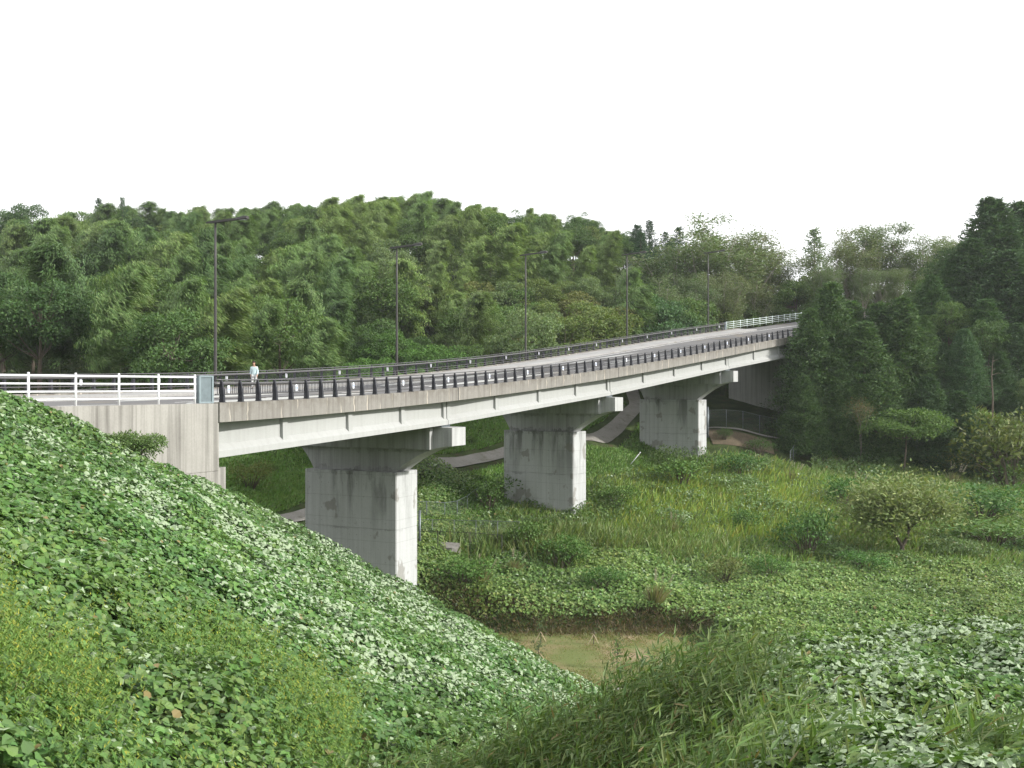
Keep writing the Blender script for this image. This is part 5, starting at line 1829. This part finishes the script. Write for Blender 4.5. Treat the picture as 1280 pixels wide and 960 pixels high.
# golden weeds at the lower left
x, y = polar(9500, 7.6, 20, -.62, -.16, r, 1.1)
m = sstep(.35, -.35, (fbm(x / 3, y / 3, 61) - .5) * 3 + (y - 13.0 - 12 * (x / y + .5)) / 3.0)
keep = r.random(len(x)) < m * sstep(.38, .6, lumps(x, y, 1.5, 63))
x, y = x[keep], y[keep]
n = len(x); z = ground(x, y)
H = r.uniform(.45, 1.25, n)
lean = r.normal(size=(n, 2)) * .2 + np.array([.12, 0])
Pp, Tt, Nn, Ll, Cc = [], [], [], [], []
K = 34
for k in range(K):
    f_ = .2 + .8 * (k + r.random(n)) / K
    a = r.uniform(0, 6.283, n)
    p = np.stack([x + lean[:, 0] * H * f_ ** 2, y + lean[:, 1] * H * f_ ** 2, z + H * f_], -1)
    d = np.stack([np.cos(a), np.sin(a), .35 + .5 * f_], -1)
    Pp.append(p); Tt.append(d); Nn.append(np.stack([-np.cos(a) * .4, -np.sin(a) * .4, np.ones(n)], -1) + r.normal(size=(n, 3)) * .3)
    Ll.append(.085 * (1.15 - .7 * f_) * r.uniform(.7, 1.3, n))
    base_c = palette(n, [(.13, .22, .05), (.155, .245, .056), (.1, .185, .044)], r, .2)
    tipc = np.array([.36, .36, .045]) * r.uniform(.7, 1.2, (n, 1))
    w_ = (sstep(.72, 1, f_) * (r.random(n) < .45))[:, None]
    Cc.append(base_c * (1 - w_) + tipc * w_)
v, f, c = leaves(np.concatenate(Pp), np.concatenate(Tt), np.concatenate(Nn), np.concatenate(Ll), np.concatenate(Ll) * .26, np.concatenate(Cc), 'lance', .1)
tag(add('golden_weeds', mesh_np('golden_weeds', v, f, M_grass, c)), 'feathery yellow tipped weeds at the lower left of the embankment', 'weeds', None, 'stuff')
xs, ys = x + r.normal(size=n) * .2, y + r.normal(size=n) * .2
grass('weed_grass', 'thin green and straw coloured grass between the golden weeds', xs, ys, r, .62, .016, [(.12, .18, .05), (.15, .2, .055), (.22, .19, .1), (.1, .16, .045)], (.15, 0), .4, 'grass', seed=8)

# dwarf bamboo in the foreground
x, y = polar(10500, 6.3, 17, -.2, .6, r, 1.25)
a = x / y
m = sstep(-.22, -.02, a + (fbm(x / 2, y / 2, 161) - .5) * .25) * (1.0 - .97 * sstep(.22, .33, a) * (.35 + .65 * sstep(.3, .5, lumps(x, y, 1.6, 91))))
keep = (r.random(len(x)) < m) & (spur(x, y) > bank(x, y) - .9)
x, y = x[keep], y[keep]
n = len(x); z = ground(x, y)
H = r.uniform(.45, 1.05, n) * (.7 + .6 * lumps(x, y, 1.8, 171)) * (1 - .3 * sstep(.2, .34, x / y))
lean = np.stack([r.normal(size=n) * .25 + .38, r.normal(size=n) * .25 + .05], -1)
Pp, Tt, Nn, Ll, Cc = [], [], [], [], []
K = 13
tone = .7 + .6 * lumps(x, y, 1.2, 181)
for k in range(K):
    f_ = .35 + .65 * (k + r.random(n)) / K
    a = r.uniform(0, 6.283, n)
    p = np.stack([x + lean[:, 0] * H * f_ ** 1.6, y + lean[:, 1] * H * f_ ** 1.6, z + .1 + H * f_], -1)
    d = np.stack([np.cos(a) * .7 + .55, np.sin(a) * .6, .35 + r.normal(size=n) * .3], -1)
    Pp.append(p); Tt.append(d); Nn.append(np.array([-.25, -.1, 1.]) + r.normal(size=(n, 3)) * .45)
    Ll.append(r.uniform(.1, .21, n))
    cc = palette(n, [(.09, .15, .042), (.115, .18, .05), (.07, .12, .035), (.15, .195, .075)], r, .2)
    dead = r.random(n) < .02
    cc[dead] = np.array([.22, .18, .08])
    Cc.append(cc * tone[:, None])
Ll = np.concatenate(Ll)
v, f, c = leaves(np.concatenate(Pp), np.concatenate(Tt), np.concatenate(Nn), Ll, Ll * r.uniform(.13, .19, len(Ll)), np.concatenate(Cc), 'lance', .22)
# the stems
sv_ = np.stack([np.stack([x - .006, y, z], -1), np.stack([x + .006, y, z], -1), np.stack([x + lean[:, 0] * H + .003, y + lean[:, 1] * H, z + .1 + H], -1)], 1).reshape(-1, 3)
sf = [np.arange(3 * n).reshape(n, 3)]
v, f, c = join([(v, f, c), (sv_, sf, np.tile(np.array([.12, .13, .05]), (3 * n, 1)))])
tag(add('dwarf_bamboo', mesh_np('dwarf_bamboo', v, f, M_grass, c)), 'long leaved dwarf bamboo bent by the wind across the foreground', 'dwarf bamboo', None, 'stuff')
print('dwarf bamboo', n)

# lawn blades, dead grass at the foot of the bank
x, y = r.uniform(-5, 13.5, 120000), r.uniform(57.8, 71.8, 120000)
keep = (r.random(len(x)) < .12 + .88 * sstep(.36, .6, lumps(x, y, 2.0, 191))) & (ground(x, y) < LAWN_Z + .35)
x, y = x[keep], y[keep]
grass('lawn_grass', 'short patchy dry grass of the lawn', x, y, r, .2, .05, [(.16, .2, .06), (.22, .205, .085), (.28, .22, .125), (.13, .18, .055)], (0, 0), .8, 'grass', seed=9)
x = r.uniform(-6, 17, 9000); y = 71.6 + r.normal(size=9000) * .8
grass('bank_foot_grass', 'brown dead grass along the foot of the bank behind the lawn', x, y, r, .5, .06, [(.14, .11, .07), (.18, .14, .08), (.1, .08, .05), (.1, .12, .04)], (.1, -.3), .7, 'grass', seed=11)

# saplings with stakes on the lawn
for px, foot, hgt, lab, brk in ((676, 803, 1.5, 'tiny staked sapling at the back left of the lawn', 0), (673, 825, 1.2, 'low bushy sapling at the front left of the lawn', 0),
                           (742, 806, 1.4, 'broken staked sapling at the back right of the lawn', 1), (771, 836, 1.9, 'leafy staked sapling at the front right of the lawn', 0)):
    D = F_PX * 17.4 / (foot - HY); x = (px - CX) / F_PX * D
    rt = thing('sapling', lab, 'sapling', (x, D, LAWN_Z), 0, 'staked saplings on the lawn')
    MB().tube([(x, D, LAWN_Z), (x + .03, D, LAWN_Z + hgt * .6), (x + (.25 if brk else 0), D, LAWN_Z + hgt)], [.03, .022, .01], 5).build('stem', M_bark, rt)
    for dx, dy in ((-.4, 0), (.35, .15)):
        MB().tube([(x + dx, D + dy, LAWN_Z), (x, D, LAWN_Z + hgt * .5)], .025, 5).build('stake', simple('stake_wood', (.55, .45, .32), .8) if 'stake_wood' not in bpy.data.materials else bpy.data.materials['stake_wood'], rt)
    m_ = 20 if brk else 110
    pp = np.array([x + (.2 if brk else 0), D, LAWN_Z + hgt * .72]) + r.normal(size=(m_, 3)) * np.array([.2, .2, hgt * .2])
    v, f, c = leaves(pp, r.normal(size=(m_, 3)), r.normal(size=(m_, 3)) + [0, 0, 1], .17, .07, palette(m_, [(.06, .1, .04), (.08, .12, .05)], r), 'lance')
    v = v - np.array([x, D, LAWN_Z])
    add('foliage', mesh_np('foliage', v, f, M_leaf, c), rt)

# pampas grass tufts
def tuft_mesh(seed, n=170):
    q_ = np.random.default_rng(seed)
    a = q_.uniform(0, 6.283, n); t = np.abs(q_.normal(size=n)) * .4
    T = np.stack([np.cos(a) * t + .18, np.sin(a) * t, np.ones(n)], -1)
    v, f, c = leaves(np.stack([np.cos(a) * .12, np.sin(a) * .12, 0 * a - .05], -1), T, q_.normal(size=(n, 3)) + [0, 0, .4], q_.uniform(.8, 1.6, n), .06, palette(n, [(.16, .17, .07), (.22, .19, .11), (.12, .15, .05)], q_), 'blade')
    m_ = 7
    a = q_.uniform(0, 6.283, m_)
    pp, tt = [], []
    for i in range(m_):
        d = unit(np.array([np.cos(a[i]) * .3 + .25, np.sin(a[i]) * .3, 1.]))
        for k in range(16):
            pp.append(d * (1.35 + .035 * k)); tt.append(np.array([d[0] + .8, d[1] + q_.normal() * .4, .3 + q_.normal() * .4]))
    v2, f2, c2 = leaves(np.array(pp), np.array(tt), q_.normal(size=(len(pp), 3)), .16, .025, palette(len(pp), [(.34, .31, .25), (.27, .25, .2)], q_), 'lance')
    v, f, c = join([(v, f, c), (v2, f2, c2)])
    return (mesh_np('pampas_tuft', v, f, M_grass, c),)


TUFT = [tuft_mesh(700 + i) for i in range(3)]
for i, (px, foot, sc_, lab) in enumerate(((818, 768, 1.5, 'straw coloured pampas tuft on the bank edge above the lawn'), (1190, 612, 1.7, 'white plumed pampas tuft at the field crest before the dark forest'),
                                     (600, 735, 1.3, 'straw coloured pampas tuft between first pier and lawn'), (640, 722, 1.2, 'straw coloured pampas tuft left of the dark vine mound'),
                                     (990, 605, 1.3, 'green pampas tuft at the field crest near the pale fence'), (1070, 618, 1.3, 'green pampas tuft at the field crest below the cedars'),
                                     (838, 672, 1.2, 'pale plumed tuft in the yellow green weeds left of the small round bush'))):
    Ds = np.arange(73, 124, .25); gz = ground((px - CX) / F_PX * Ds, Ds); ok = np.where(HY - gz / Ds * F_PX < foot)[0]
    D = Ds[ok[0]] if len(ok) else 118
    place('pampas_tuft', TUFT[i % 3], lab, 'grass tuft', (px - CX) / F_PX * D, D, sc_, 'pampas grass tufts in the field', (1, 1, 1), 0, None, None, ('blades',))


# ------------------------------------------------------------------ bare bank and path edge behind the third pier
drape('bare_bank', M_soil, ribbon([(22.6, 121.4), (26, 121.6), (30, 121.8), (33, 121.0)], 3.4), 24, 6, .08)
drape('kerb_strip', M_path, ribbon([(22.5, 123.4), (27, 123.6), (31.5, 124.2), (35, 123.6)], .45), 24, 3, .2)

# ------------------------------------------------------------------ thin haze of the valley air
m, nt, N, L, out = new_mat('haze')
pv = node(nt, 'ShaderNodeVolumePrincipled')
pv.inputs['Color'].default_value = (.93, .96, 1, 1)
pv.inputs['Density'].default_value = .00016
pv.inputs['Anisotropy'].default_value = .2
L.new(pv.outputs[0], out.inputs['Volume'])
mb = MB().box((0, 700, 25), (3400, 2900, 130))
tag(mb.build('haze', m), kind='stuff')
sc.cycles.volume_bounces = 1
